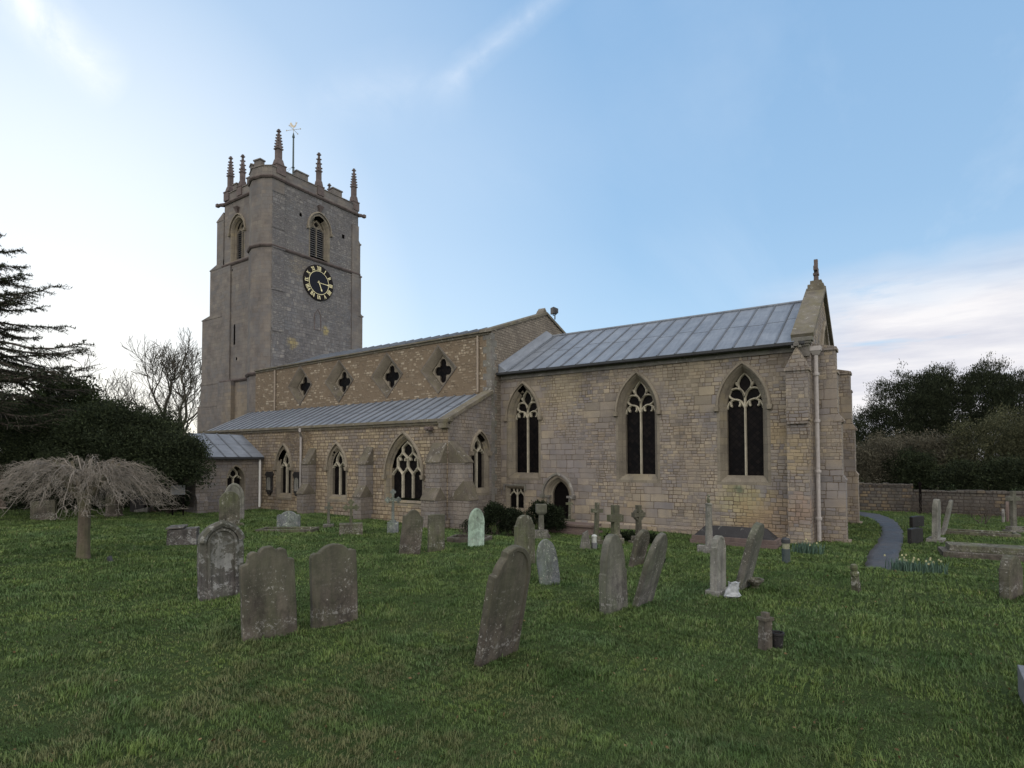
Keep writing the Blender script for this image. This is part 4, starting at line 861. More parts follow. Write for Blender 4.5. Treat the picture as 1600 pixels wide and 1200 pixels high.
# sunk lancet panel under the clock
mb = MB(Tte); pn = lambda s, t: [(3.42-s,10.5-t*.3),(3.42+s,10.5-t*.3),(3.42+s,11.4),(3.42,11.75+t),(3.42-s,11.4)]
mb.loft([[(u,v,.01) for u,v in pn(.26,.06)],[(u,v,-.02) for u,v in pn(.26,.06)],[(u,v,-.02) for u,v in pn(.2,0)],[(u,v,.002) for u,v in pn(.19,0)]]); cpart(mb, 'sunk_panel', M['pinn'])
TUR = [(-29.66,1.0),(-29.66,.2),(-30.15,-.13),(-30.95,-.25),(-31.75,.08),(-32.2,.74)]
mb = MB(); mb.loft([[(x,y,z) for x,y in TUR] for z in (-.4,18.85)], cap1=True); cpart(mb, 'stair_turret', M['tower'])
mb = MB(Tte)
for z0_, z1_, pr in ((-.4,6.9,.30),(6.9,9.9,.20),(9.9,12.3,.15),(12.3,14.75,.11)):
    mb.hexa([(.22,z0_,-pr),(1.0,z0_,-pr),(1.0,z0_,0),(.22,z0_,0),(.22,z1_,-pr),(1.0,z1_,-pr),(1.0,z1_+.25,0),(.22,z1_+.25,0)]); mb.box((.19,z1_-.07,-pr-.04),(1.03,z1_,0))
for z0_, z1_, pr in ((14.85,15.9,.12),(15.9,18.0,.09)):
    mb.hexa([(.22,z0_,-pr),(1.0,z0_,-pr),(1.0,z0_,0),(.22,z0_,0),(.22,z1_,-pr),(1.0,z1_,-pr),(1.0,z1_+.2,0),(.22,z1_+.2,0)]); mb.box((.19,z1_-.06,-pr-.03),(1.03,z1_,0))
cpart(mb, 'buttress', M['tower_e'], bevel=.006)
mb = MB(Tte)
for z0_, z1_, pr in ((-.4,12.1,.42),(12.1,14.75,.28),(14.85,16.9,.20)):   # north-east corner buttress
    mb.hexa([(YN,z0_,0),(YN+pr,z0_,0),(YN+pr,z0_,.7),(YN,z0_,.7),(YN,z1_+.3,0),(YN+pr,z1_,0),(YN+pr,z1_,.7),(YN,z1_+.3,.7)]); mb.box((YN-.02,z1_-.1,-.04),(YN+pr+.05,z1_,.74))
mb.box((YN-.55,-.4,-.08),(YN,18.0,0)); cpart(mb, 'buttress', M['tower'], bevel=.006)
mb = MB(Tts)
for z0_, z1_, x in ((-.4,5.9,-38.45),(5.9,7.35,-38.1),(7.35,11.6,-38.0),(11.6,14.75,-37.1),(14.85,17.8,-36.35)):   # south-west buttress
    dx = .45 if z1_ > 11 else .3
    mb.hexa([(x,z0_,-.05),(XW,z0_,-.05),(XW,z0_,.8),(x,z0_,.8),(x,z1_,-.05),(XW,z1_,-.05),(XW,z1_,.8),(x,z1_,.8)])
    mb.hexa([(x-.06,z1_,-.07),(XW,z1_,-.07),(XW,z1_,.82),(x-.06,z1_,.82),(x-.06,z1_+.06,-.07),(XW,z1_+.5,-.07),(XW,z1_+.5,.82),(x-.06,z1_+.06,.82)])
mb.box((XW-.1,-.4,-.25),(XW+1.4,7.35,0)); mb.box((XW-.02,7.35,-.1),(XW+.9,14.7,0))
cpart(mb, 'buttress', M['tower'], bevel=.006)
OUT = [(XW,YN),(XW,YS),(-32.2,YS)]+TUR[::-1][1:]+[(XE+.03,1.02),(XE,1.05),(XE,YN)]
def string(z, s=.10, h=.14, low=False):
    mb = MB(); path_ = [(x,y,z) for x,y in OUT]
    mb.sweep(path_, [(-.05,-h/2),(s*.5,-h/2),(s,-.01),(s,h*.25),(-.05,h/2)] if True else 0, up=(0,0,1), closed=True); return cpart(mb, 'string_course', M['pinn'])
string(18.80, .13, .18); string(14.80, .12, .18); string(7.42, .14, .2)
def wseg(mb, p, q, z0, z1, th=.3, over=0.):
    p, q = Vector((*p, 0)), Vector((*q, 0)); t = (q-p).normalized(); n = Vector((t.y,-t.x,0))   # outward is to the right of travel W->S->E
    a = p-t*over+n*over; b = q+t*over+n*over; c = q+t*over-n*(th+over); d = p-t*over-n*(th+over)
    mb.hexa([(v.x,v.y,z0) for v in (a,b,c,d)]+[(v.x,v.y,z1) for v in (a,b,c,d)])
mb = MB()
pathp = [(XW,YS),(-32.2,YS),(-31.75,.08),(-30.95,-.25),(-30.15,-.13),(-29.67,.2),(-29.69,1.05),(XE,YN),(XW,YN),(XW,YS)]
for p, q in zip(pathp, pathp[1:]):
    wseg(mb, p, q, 18.85, 19.40); wseg(mb, p, q, 19.40, 19.46, over=.04)
def merlon(p, q, a, b_, z=19.80):
    P_, Q_ = Vector(p), Vector(q); L = (Q_-P_).length; s = tuple(P_+(Q_-P_)*(a/L)); e = tuple(P_+(Q_-P_)*(b_/L))
    wseg(mb, s, e, 19.46, z); wseg(mb, s, e, z, z+.08, over=.045)
E0, E1 = (XE,YS), (XE,YN)
for a, b_ in ((1.12,1.92),(3.78,4.5)): merlon(E0, E1, a, b_)
merlon(E1, (XW,YN), 1.2, 2.0); merlon(E1, (XW,YN), 3.8, 4.6); merlon((XW,YN), (XW,YS), 1.2, 2.0); merlon((XW,YN), (XW,YS), 3.8, 4.6)
S0, S1 = (XW,YS), (-32.2,YS)
merlon(S0, S1, .95, 1.35); merlon(S0, S1, 2.45, 2.95); merlon((-31.75,.08),(-30.95,-.25), .1, .5); merlon((-30.95,-.25),(-30.15,-.13), .15, .66)
cpart(mb, 'battlements', M['tower'], bevel=.008)
mb = MB(); mb.box((XW+.3,YS+.3,19.0),(XE-.3,YN-.3,19.1)); cpart(mb, 'tower_roof', M['lead'])
def pinnacle(x, y, z, H=2.25, s=.19, base=.36, croc=True):
    s *= .78; base *= .86; mb = MB(); sh = .46*H
    sq = lambda r, zz: [(x-r,y-r,zz),(x+r,y-r,zz),(x+r,y+r,zz),(x-r,y+r,zz)]
    mb.loft([sq(base, z-.5), sq(base, z+.02), sq(base*1.1, z+.03), sq(base*1.1, z+.09), sq(base*.8, z+.13), sq(s*1.25, z+.42), sq(s, z+.5), sq(s, z+sh), sq(s*1.35, z+sh+.04), sq(s*1.35, z+sh+.1), sq(s*.95, z+sh+.14), sq(.045, z+H-.12), sq(.04, z+H-.02)], cap0=True, cap1=True)
    n = 5 if croc else 3
    for k in range(n):
        t = (k+.4)/n*.86; r = s*.95*(1-t)+.045*t; zz = z+sh+.14+t*(H-sh-.2)
        for sx, sy in ((1,1),(1,-1),(-1,1),(-1,-1)):
            c = .034; px, py = x+sx*(r+.015), y+sy*(r+.015); mb.box((px-c,py-c,zz-.02),(px+c,py+c,zz+.05))
    mb.loft([sq(.02, z+H-.14), sq(.10, z+H-.09), sq(.10, z+H-.03), sq(.05, z+H), sq(.07, z+H+.04), sq(.01, z+H+.1)])
    return cpart(mb, 'pinnacle', M['pinn'])
pinnacle(-29.95, .78, 19.62, 2.22); pinnacle(XE-.22, YN-.2, 19.55, 2.3, .17, .30); pinnacle(XW+.25, YS+.22, 19.5, 2.4, .17, .33); pinnacle(XW+.25, YN-.25, 19.5, 2.3, .17, .3)
pinnacle(XE-.16, 3.55, 19.45, 2.2, .155, .28, False); pinnacle(-33.85, YS+.16, 19.45, 2.1, .155, .28, False); pinnacle(-32.5, YN-.16, 19.45, 2.1, .155, .28, False); pinnacle(XW+.2, 3.6, 19.45, 2.0, .15, .28, False)
# gargoyles
for x, y, dx, dy in ((XW,YS,-.45,-.2),(XE,YN,.18,.34)):
    mb = MB(); mb.tube([(x,y,18.78),(x+dx*.6,y+dy*.6,18.8),(x+dx,y+dy,18.76)], [.14,.11,.09], 7); mb.box((x+dx-.11,y+dy-.1,18.68),(x+dx+.11,y+dy+.1,18.88))
    cpart(mb, 'gargoyle', M['pinn'], bevel=.02)
mb = MB(); 
for x, y in ((XE+.02, 3.52), (-34.05, YS-.02)):
    mb = MB(); mb.hexa([(x-.05,y-.05,17.86),(x+.06,y-.05,17.86),(x+.06,y+.05,17.86),(x-.05,y+.05,17.86),(x-.2,y-.2,18.25),(x+.2,y-.2,18.25),(x+.2,y+.2,18.25),(x-.2,y+.2,18.25)])
    cpart(mb, 'corbel', M['pinn'], bevel=.02)
# clock
cy, cz, cr = 3.44, 13.42, 1.10
def disc(T, r, d, n=48): return [(cy+r*math.cos(2*math.pi*i/n), cz+r*math.sin(2*math.pi*i/n), d) for i in range(n)]
mb = MB(Tte); mb.loft([disc(Tte, cr, .01), disc(Tte, cr, -.07), disc(Tte, cr-.02, -.08), disc(Tte, .01, -.08)]); clock = cpart(mb, 'clock_face', M['clockblack'])
mb = MB(Tte); mb.loft([disc(Tte, .72, -.082), disc(Tte, .72, -.09), disc(Tte, .01, -.09)]); cpart(mb, 'dial_centre', M['clockblue'], clock)
mb = MB(Tte); mb.loft([disc(Tte, .735, -.081), disc(Tte, .735, -.098), disc(Tte, .705, -.098), disc(Tte, .705, -.081)]); cpart(mb, 'gilt_ring', M['gold'], clock)
mb = MB(Tte)
def stroke(a, b, wd, d=-.084, dd=-.094):
    (x0,y0),(x1,y1) = a, b; L = math.hypot(x1-x0, y1-y0); nx, ny = -(y1-y0)/L*wd/2, (x1-x0)/L*wd/2
    q = [(x0+nx,y0+ny),(x0-nx,y0-ny),(x1-nx,y1-ny),(x1+nx,y1+ny)]
    mb.hexa([(u,v,d) for u,v in q]+[(u,v,dd) for u,v in q])
NUM = ['XII','I','II','III','IIII','V','VI','VII','VIII','IX','X','XI']
for k, s in enumerate(NUM):
    ang = math.pi/2-k*math.pi/6; er = (math.cos(ang), math.sin(ang)); et = (math.sin(ang), -math.cos(ang))   # up = outward, right = clockwise
    P2 = lambda u, v: (cy+er[0]*(.77+v)+et[0]*u, cz+er[1]*(.77+v)+et[1]*u)
    wid = {'I': .075, 'V': .16, 'X': .16}; tot = sum(wid[c] for c in s); x = -tot/2; hN = .25
    for c in s:
        w_ = wid[c]
        if c == 'I': stroke(P2(x+w_/2, 0), P2(x+w_/2, hN), .042)
        elif c == 'V': stroke(P2(x+.02, hN), P2(x+w_/2, 0), .048); stroke(P2(x+w_-.02, hN), P2(x+w_/2, 0), .022)
        else: stroke(P2(x+.02, hN), P2(x+w_-.02, 0), .048); stroke(P2(x+w_-.02, hN), P2(x+.02, 0), .022)
        x += w_
cpart(mb, 'numerals', M['gold'], clock)
def hand(name, ang, L, wd):
    global mb
    mb = MB(Tte); e = (math.sin(ang), math.cos(ang)); stroke((cy-e[0]*.12, cz-e[1]*.12), (cy+e[0]*L, cz+e[1]*L), wd, -.10, -.115)
    stroke((cy+e[0]*L*.78, cz+e[1]*L*.78), (cy+e[0]*L*.92, cz+e[1]*L*.92), wd*2.2, -.101, -.116)
    cpart(mb, name, M['gold'], clock)
hand('minute_hand', R(91), .78, .035); hand('hour_hand', R(158), .55, .05)
# weathervane
mb = MB(); c = (-32.65, 3.66); mb.tube([(c[0],c[1],19.0),(c[0],c[1],23.6)], [.07,.05], 8); mb.lathe([(.07,23.6),(.09,23.65),(.02,23.95)], c, 8)
for zz in (19.9, 21.6): mb.lathe([(.06,zz),(.11,zz+.03),(.06,zz+.06)], c, 8)
for a in (R(-60), R(110), R(200)):
    mb.tube([(c[0],c[1],21.7),(c[0]+2.6*math.cos(a),c[1]+2.6*math.sin(a),19.7)], .008, 4)
vane = cpart(mb, 'weathervane', flat('green_painted_mast', (.05,.075,.075), .6))
mb = MB(); z = 24.15
mb.tube([(c[0],c[1],23.9),(c[0],c[1],24.35)], .015, 6)
for a in (0, math.pi/2):
    dx, dy = .5*math.cos(a+.4), .5*math.sin(a+.4); mb.tube([(c[0]-dx,c[1]-dy,z),(c[0]+dx,c[1]+dy,z)], .014, 6)
    for s in (-1, 1): mb.box((c[0]+s*dx-.025,c[1]+s*dy-.025,z-.03),(c[0]+s*dx+.025,c[1]+s*dy+.025,z+.03))
cpart(mb, 'compass_arms', M['palegilt'], vane)
mb = MB(lambda u, v, d: (c[0]+u*.62+d*.6, c[1]+u*.5-d*.75, 24.30+v*.8))
mb.prism([(-.26,.16),(-.30,.30),(-.22,.42),(-.14,.36),(-.10,.24),(0,.16),(.10,.16),(.16,.28),(.17,.42),(.22,.47),(.25,.42),(.32,.40),(.25,.36),(.22,.22),(.14,.06),(.03,.0),(.03,-.04),(-.03,-.04),(-.03,.0),(-.14,.04),(-.22,.10)], -.012, .012)
cpart(mb, 'cockerel', M['palegilt'], vane)
# ------------------------------------------------------------ graves and small things
GS = lambda n, *a, **k: M.setdefault(n, plain_stone(n, *a, grave=n.startswith('grave'), **k))
GS('grave_brown', (.098,.086,.072), (.34,.33,.30), .03, (.085,.09,.055), dark=.55, lsc=22)
GS('grave_grey', (.128,.123,.112), (.38,.37,.34), .05, (.10,.115,.075), dark=.6, lsc=24)
GS('grave_lichen', (.125,.115,.11), (.27,.27,.265), .14, (.07,.075,.06), dark=.45, lsc=8, bstr=.7)
GS('grave_pale', (.20,.195,.185), (.45,.44,.42), .03, (.2,.21,.17), dark=.8, lsc=20)
GS('grave_green', (.34,.45,.375), (.12,.15,.12), .03, (.27,.37,.29), dark=.85, lsc=14)
GS('grave_slate', (.14,.155,.165), (.34,.38,.33), .08, (.13,.17,.12), dark=.75, lsc=18, rough=.7)
GS('grave_mossy', (.115,.108,.085), (.3,.3,.26), .07, (.10,.12,.05), dark=.5, lsc=12)
GS('red_granite', (.125,.095,.088), (.2,.2,.18), .0, (.14,.11,.09), dark=.7)
GS('dark_granite', (.022,.021,.022), (.12,.12,.11), .02, None, dark=.6, rough=.5)
GS('slab_grey', (.12,.125,.135), None, 0, None, dark=.8, rough=.55)
TOP = dict(
 ogee=[(-.5,-.58),(-.47,-.40),(-.36,-.18),(-.19,-.05),(0,0)],
 lobes=[(-.5,-.34),(-.47,-.29),(-.38,-.27),(-.36,-.2),(-.35,-.13),(-.30,-.075),(-.22,-.07),(-.165,-.115),(-.15,-.08),(-.09,-.015),(0,0)],
 shoulders=[(-.5,-.26),(-.48,-.19),(-.40,-.155),(-.33,-.165),(-.28,-.11),(-.16,-.03),(0,0)],
 hood=[(-.5,-.44),(-.44,-.29),(-.27,-.11),(0,0)],
 camel=[(-.5,-.30),(-.38,-.285),(-.28,-.2),(-.2,-.08),(-.1,-.015),(0,0)],
 flat=[(-.5,-.03),(-.3,-.01),(0,0)],
 gothic=[(-.5,-.80),(-.46,-.52),(-.33,-.22),(-.14,-.04),(0,0)],
 shouldered=[(-.5,-.52),(-.5,-.44),(-.43,-.42),(-.41,-.34),(-.3,-.12),(-.15,-.03),(0,0)],
 tall=[(-.5,-1.02),(-.5,-.96),(-.44,-.93),(-.42,-.62),(-.3,-.22),(-.15,-.04),(0,0)],
 round=[(-.5,-.5),(-.48,-.36),(-.38,-.18),(-.2,-.04),(0,0)],
 slate=[(-.5,-.95),(-.46,-.55),(-.32,-.2),(-.13,-.03),(0,0)])
def stone_outline(kind, w_, h, inset=0., jit=0.):
    half = curve(TOP[kind], 3) if kind not in ('tall','shouldered','flat') else TOP[kind]
    L = [(x*(w_-2*inset), h-inset+z*w_) for x, z in half]
    pts = [(-(w_/2-inset), -.3+inset*0)]
    zb = L[0][1]
    for k in range(1, 6): pts.append((-(w_/2-inset), -.3+(zb+.3)*k/6))
    pts += L; pts += [(-x, z) for x, z in pts[-2::-1]]
    if jit:
        out = []
        for i, (x, z) in enumerate(pts):
            out.append((x+random.uniform(-jit, jit), z+random.uniform(-jit, jit)))
        pts = out
    return pts
def headstone(label, kind, w_, h, t, pos, yaw, mat, ln=0, lb=0, panel=None, border=None, chip=False, plinth=None, jit=.004, name='headstone', inscr=True):
    st = random.getstate(); random.seed(hash(label[:10]) & 0 or int(w_*1000+h*977+pos[0]*31) & 0xffff)
    mb = MB(lambda u, v, d: (u, d, v)); O = stone_outline(kind, w_, h, 0, jit); n = len(O)
    if chip: O = [(x+.035, z-.03) if (-.49*w_ < x < -.30*w_ and z > h-.42*w_) else (x, z) for x, z in O]
    c = min(.012, t*.15); cx = 0; cz = h*.45
    ins = lambda o, a: [(x*(1-2*a/w_), z-(a if z > h-w_ else 0)) for x, z in o]
    D = lambda o, d: [(x, z, d) for x, z in o]
    front = [D(O, t/2-c), ]
    loops = [D(ins(O, c), t/2), D(O, t/2-c), D(O, -t/2+c), D(ins(O, c), -t/2)]
    inner = ins(O, c)
    if border:   # sunk field inside a raised margin
        a, dp = border; I1 = ins(O, a); I2 = ins(O, a+.012)
        loops += [D(I1, -t/2), D(I2, -t/2+dp)]; inner = I2
        fd = -t/2+dp
    else: fd = -t/2
    mb.loft(loops)
    def face(o, d):
        tr = tessellate_polygon([[Vector((x, z, 0)) for x, z in o]]); mb.add([(x, z, d) for x, z in o], [tuple(q) for q in tr])
    face(inner, fd); face(ins(O, c), t/2)
    z0 = G(pos[0], pos[1])-.01
    o = mb.build(name, M[mat], None, bevel=0)
    o.location = (pos[0], pos[1], z0); o.rotation_euler = (R(ln), R(lb), R(yaw))
    props(o, label, 'gravestone', 'headstones standing in the churchyard')
    if panel == 'hood':   # projecting hood moulding over an arched niche
        q = MB(lambda u, v, d: (u, d, v)); P = [(x*.90, z-.03, -t/2) for x, z in curve([(a*w_, h+b*w_) for a, b in TOP['hood']], 4)]
        P = P+[(-x, z, d) for x, z, d in P[-2::-1]]; q.sweep(P, [(-.045,.01),(-.05,-.05),(.0,-.075),(.05,-.05),(.045,.01)])
        q.build('hood_mould', M[mat], o, bevel=.004)
        q = MB(lambda u, v, d: (u, d, v)); P = [(x, z, -t/2) for x, z in [(-.31*w_, -.1)]+[(a, b) for a, b in arch(.31*w_, h-.52*w_, h-.20*w_)]+[(.31*w_, -.1)]]
        q.sweep(P, [(-.02,.01),(-.02,-.03),(.02,-.035),(.025,.01)]); q.build('arch_mould', M[mat], o, bevel=.003)
    if plinth:
        pw, ph_, pt = plinth; q = MB(); q.hexa([(-pw/2,-pt/2,-.2),(pw/2,-pt/2,-.2),(pw/2,pt/2,-.2),(-pw/2,pt/2,-.2),(-pw/2,-pt/2,ph_-.02),(pw/2,-pt/2,ph_-.02),(pw/2,pt/2,ph_-.02),(-pw/2,pt/2,ph_-.02)])
        q.build('plinth', M[mat], o, bevel=.01)
    random.setstate(st); return o
HS = headstone
HS('big brown headstone leaning over in the foreground, chipped at its left shoulder', 'ogee', .66, 1.34, .10, (-3.86,-13.81), 84, 'grave_brown', 12, 0, border=(.05,.014), chip=True)
HS('brown headstone with a scalloped three-lobed top, nearest the left foreground', 'lobes', .66, 1.16, .10, (-6.66,-14.81), 75, 'grave_brown', 0, -3)
HS('dark brown headstone with segmental top and small shoulders, right of the scalloped one', 'shoulders', .64, 1.10, .11, (-6.46,-13.97), 74, 'grave_brown', -2, -1)
HS('lichen-crusted headstone with a thick carved hood over an arched panel', 'hood', .68, 1.27, .17, (-9.45,-13.88), 77, 'grave_lichen', -2, -1, panel='hood', jit=.008)
HS('tilting grey headstone with a camel-back top, beside the plain square-topped one', 'camel', .50, 1.07, .09, (-9.68,-9.20), 60, 'grave_brown', 0, 6)
HS('plain greenish headstone with a straight flat top', 'flat', .42, .90, .08, (-9.46,-8.50), 62, 'grave_mossy', 0, 0)
HS('pale green pointed headstone with dark flaking edges', 'gothic', .45, 1.01, .08, (-9.14,-7.32), 66, 'grave_green', 0, 1, border=(.045,.008))
HS('tall narrow headstone with a rounded top, behind the big leaning brown one', 'shouldered', .50, 1.07, .12, (-6.72,-8.75), 72, 'grave_mossy', 0, -1)
HS('small blue-grey slate headstone with a pointed top, leaning left', 'slate', .42, .84, .06, (-5.28,-10.15), 62, 'grave_slate', -2, -7)
HS('tall smooth grey headstone with shoulders and lichen spots on its crown', 'tall', .58, 1.15, .12, (-3.56,-11.24), 80, 'grave_grey', 0, -2)
HS('thin grey headstone leaning steeply to the right, beside the tall smooth one', 'gothic', .60, 1.18, .08, (-3.37,-10.60), 86, 'grave_grey', 17, 0)
HS('narrow white headstone with stepped shoulder seen nearly edge on', 'shouldered', .42, .97, .11, (-2.57,-9.26), 82, 'grave_pale', 1, 0, border=(.04,.01), plinth=(.5,.10,.24))
HS('tall brown-grey headstone leaning right with an urn at its foot', 'round', .60, 1.22, .11, (-2.35,-8.56), 86, 'grave_grey', 15, 0)
HS('weathered brown headstone leaning right in front of the grave crosses', 'round', .46, .80, .10, (-4.65,-7.67), 80, 'grave_brown', 15, 0)
HS('green-stained round headstone standing in front of the porch', 'round', .62, 1.18, .12, (-18.64,-8.46), 68, 'grave_mossy', 0, 0, plinth=(.85,.12,.35))
HS('white-edged pointed headstone close behind the green-stained round one', 'gothic', .70, 1.38, .12, (-20.43,-7.26), 70, 'grave_pale', 0, 0, border=(.08,.02))
HS('wide low blue-grey headstone at the head of a kerbed grave near the porch', 'shoulders', .76, .56, .09, (-17.0,-7.35), 38, 'grave_slate', 0, 0)
HS('broad brown headstone on the lawn behind the weeping tree', 'flat', .82, .76, .14, (-27.04,-10.93), 48, 'grave_brown', -3, -3)
HS('low dark headstone in shade left of the gate posts', 'shoulders', .6, .66, .14, (-27.48,-7.48), 38, 'dark_granite', 0, 0)
HS('pale lichened headstone, upright, on a rubble footing right of the path', 'round', .62, 1.28, .14, (.83,2.33), 80, 'grave_pale', 2, 0, plinth=(.7,.12,.4))
HS('pale headstone leaning right, directly behind the lichened upright one', 'shouldered', .55, 1.18, .09, (1.10,4.42), 80, 'grave_pale', 12, 0)
HS('dark polished low headstone nearest the path bend', 'flat', .62, .46, .12, (.31,1.44), 62, 'dark_granite')
HS('dark polished headstone further along the path bend', 'flat', .75, .42, .12, (.44,6.32), 62, 'dark_granite')
HS('thick short headstone seen edge on at the right edge of the lawn', 'shouldered', .46, .68, .15, (1.44,-6.93), 62, 'grave_brown', 0, 0)
HS('small worn headstone far right, left of the tall white one', 'round', .34, .52, .08, (3.25,9.99), 80, 'grave_pale')
HS('thin reddish headstone beside the small worn one far right', 'gothic', .36, .78, .08, (3.42,10.36), 80, 'red_granite')
# tiny markers
def item(name, label, cat, pos, mats, build, yaw=0, group=None, bevel=.006, lean=(0,0), smooth=False, z=None):
    mb = MB(); build(mb); o = mb.build(name, mats, None, bevel=bevel, smooth=smooth)
    o.location = (pos[0], pos[1], (G(pos[0], pos[1])-.01) if z is None else z); o.rotation_euler = (R(lean[0]), R(lean[1]), R(yaw))
    return props(o, label, cat, group)
def sub(mb, name, mat, parent, **k): return mb.build(name, mat, parent, **k)
def b_marker(mb):
    mb.hexa([(-.075,-.06,-.2),(.075,-.06,-.2),(.075,.06,-.2),(-.075,.06,-.2),(-.05,-.045,.30),(.05,-.045,.30),(.05,.045,.30),(-.05,.045,.30)])
    mb.lathe([(.05,.28),(.07,.31),(.07,.35),(.045,.38),(.055,.41),(.06,.45),(.045,.49),(.01,.50)], (0,0), 12)
item('grave_marker', 'short stone marker with a round knob, tilting left on the open lawn', 'marker', (-.67,-7.68), M['grave_mossy'], b_marker, 70, lean=(0,-11))
def b_stump(mb):
    mb.hexa([(-.07,-.055,-.2),(.07,-.055,-.2),(.07,.055,-.2),(-.07,.055,-.2),(-.06,-.05,.36),(.06,-.05,.36),(.06,.05,.36),(-.06,.05,.36)])
    mb.box((-.085,-.06,.345),(.085,.06,.385)); mb.box((-.035,-.04,.38),(.035,.04,.44))
item('grave_marker', 'thin square stone post with a broken top beside a dark pot', 'marker', (-1.39,-11.74), M['grave_brown'], b_stump, 62, lean=(0,2))
def b_pot(r, h):
    def f(mb): mb.lathe([(r*.72,-.05),(r*.8,0),(r*.95,h*.8),(r*1.12,h*.86),(r*1.12,h),(r*.9,h),(r*.82,h*.7),(.01,h*.68)], (0,0), 14)
    return f
item('flower_pot', 'black empty pot standing against the thin stone post', 'pot', (-1.27,-11.62), M['dark_granite'], b_pot(.07,.19), 0, smooth=False, bevel=0)
def b_urn(mb): mb.lathe([(.07,-.05),(.07,.03),(.05,.05),(.08,.08),(.12,.13),(.15,.14),(.15,.175),(.11,.175),(.08,.12),(.01,.11)], (0,0), 14)
item('stone_urn', 'small squat stone urn at the foot of the leaning headstone', 'urn', (-2.15,-8.45), M['grave_mossy'], b_urn, 0, bevel=0)
def b_bag(mb):
    rr = random.Random(4); P = []
    for k, (z, r) in enumerate(((0,.08),(.05,.13),(.11,.125),(.17,.10),(.22,.07),(.26,.09))):
        P.append([(r*(1+.35*rr.uniform(-1,1))*math.cos(a)+.015*k, r*.6*(1+.35*rr.uniform(-1,1))*math.sin(a), z+.02*rr.uniform(-1,1)) for a in [2*math.pi*i/11 for i in range(11)]])
    mb.loft(P, True, True)
item('flower_wrapping', 'crumpled pale wrapped bouquet lying against the narrow white headstone', 'bouquet', (-2.34,-9.40), flat('crumpled_wrapping', (.30,.32,.34), .5, var=.3, sc_=20), b_bag, 30, bevel=0)
# crosses
def cross(label, pos, yaw, h, arm, t, wd, mat, steps=((.5,.12),(.34,.12)), head='latin', lean=(0,0), name='grave_cross', ah=None, taper=.85):
    o = empty(name, (pos[0], pos[1], G(pos[0], pos[1])-.01), R(yaw), label, 'grave cross', 'crosses among the graves'); o.rotation_euler = (R(lean[0]), R(lean[1]), R(yaw))
    mb = MB(); z = -.15
    for w_, hh in steps:
        z2 = max(z, 0)+hh; mb.box((-w_/2,-w_*.36,z),(w_/2,w_*.36,z2)); z = z2
    if steps: mb.build('stepped_base', M[mat], o, bevel=.012)
    z = max(z-.01, -.1); ah = ah or h*.74
    mb = MB(); T2 = lambda u, v, d: (u, d, v); mb.T = T2
    if head == 'latin':
        mb.prism([(-wd/2,z),(wd/2,z),(wd/2*taper,ah-wd/2),(arm/2,ah-wd/2),(arm/2,ah+wd/2),(wd/2*taper,ah+wd/2),(wd/2*taper,h),(-wd/2*taper,h),(-wd/2*taper,ah+wd/2),(-arm/2,ah+wd/2),(-arm/2,ah-wd/2),(-wd/2*taper,ah-wd/2)], -t/2, t/2)
    elif head == 'trefoil':
        mb.prism([(-wd/2,z),(wd/2,z),(wd/2*taper,ah-wd/2),(arm/2,ah-wd/2),(arm/2,ah+wd/2),(wd/2*taper,ah+wd/2),(wd/2*taper,h-.03),(-wd/2*taper,h-.03),(-wd/2*taper,ah+wd/2),(-arm/2,ah+wd/2),(-arm/2,ah-wd/2),(-wd/2*taper,ah-wd/2)], -t/2, t/2)
        for cx, cz in ((-arm/2,ah),(arm/2,ah),(0,h)):
            for dx, dz in ((.0,.05),(.05,0),(-.05,0),(0,-.05)):
                mb.prism([(cx+dx+.045*math.cos(a), cz+dz+.045*math.sin(a)) for a in [2*math.pi*i/10 for i in range(10)]], -t/2+.004, t/2-.004)
    elif head == 'wheel':
        mb.prism([(-wd/2,z),(wd/2,z),(wd*.36,ah-wd*.4),(arm/2,ah-wd*.55),(arm/2,ah+wd*.55),(wd*.36,ah+wd*.4),(wd*.5,h),(-wd*.5,h),(-wd*.36,ah+wd*.4),(-arm/2,ah+wd*.55),(-arm/2,ah-wd*.55),(-wd*.36,ah-wd*.4)], -t/2, t/2)
        rr_ = arm*.36; P = [(rr_*math.cos(2*math.pi*i/24), ah+rr_*math.sin(2*math.pi*i/24), 0) for i in range(24)]
        mb.sweep(P, [(-.03,-t*.35),(.03,-t*.35),(.03,t*.35),(-.03,t*.35)], closed=True)
    mb.build('cross_shaft', M[mat], o, bevel=.008)
    return o
cross('plain stone cross, leftmost of the crosses under the chancel wall', (-7.46,-3.76), 60, 1.22, .36, .12, .11, 'grave_mossy', ((.36,.14),(.26,.1)), ah=.98, lean=(0,3))
cross('thick stone cross with yellow lichen and a ring ornament', (-6.98,-3.44), 55, 1.14, .44, .22, .20, 'grave_mossy', ((.42,.18),(.3,.1)), ah=.76)
cross('rough knobbly wheel-headed cross with a bushy planted foot', (-6.41,-3.07), 60, 1.14, .40, .16, .13, 'grave_brown', ((.5,.10),(.36,.14)), head='wheel', ah=.86)
cross('small stone cross standing in front of the priest\'s doorway', (-10.02,-.62), 40, .95, .26, .10, .08, 'grave_mossy', ((.52,.16),(.36,.16)), ah=.88)
cross('grey cross on a wide pyramid base between the aisle buttresses', (-13.85,-7.40), 50, .98, .30, .10, .09, 'grave_mossy', ((.68,.34),), head='trefoil', ah=.82)
cross('slender pale cross with trefoil ends below the large aisle window', (-13.04,-6.45), 42, 1.26, .32, .09, .09, 'grave_slate', ((.34,.34),(.2,.05)), head='trefoil', ah=1.02)
cross('small faint grey cross behind the kerbed grave near the porch', (-15.9,-6.6), 45, .86, .26, .10, .09, 'grave_grey', ((.34,.12),), ah=.66)
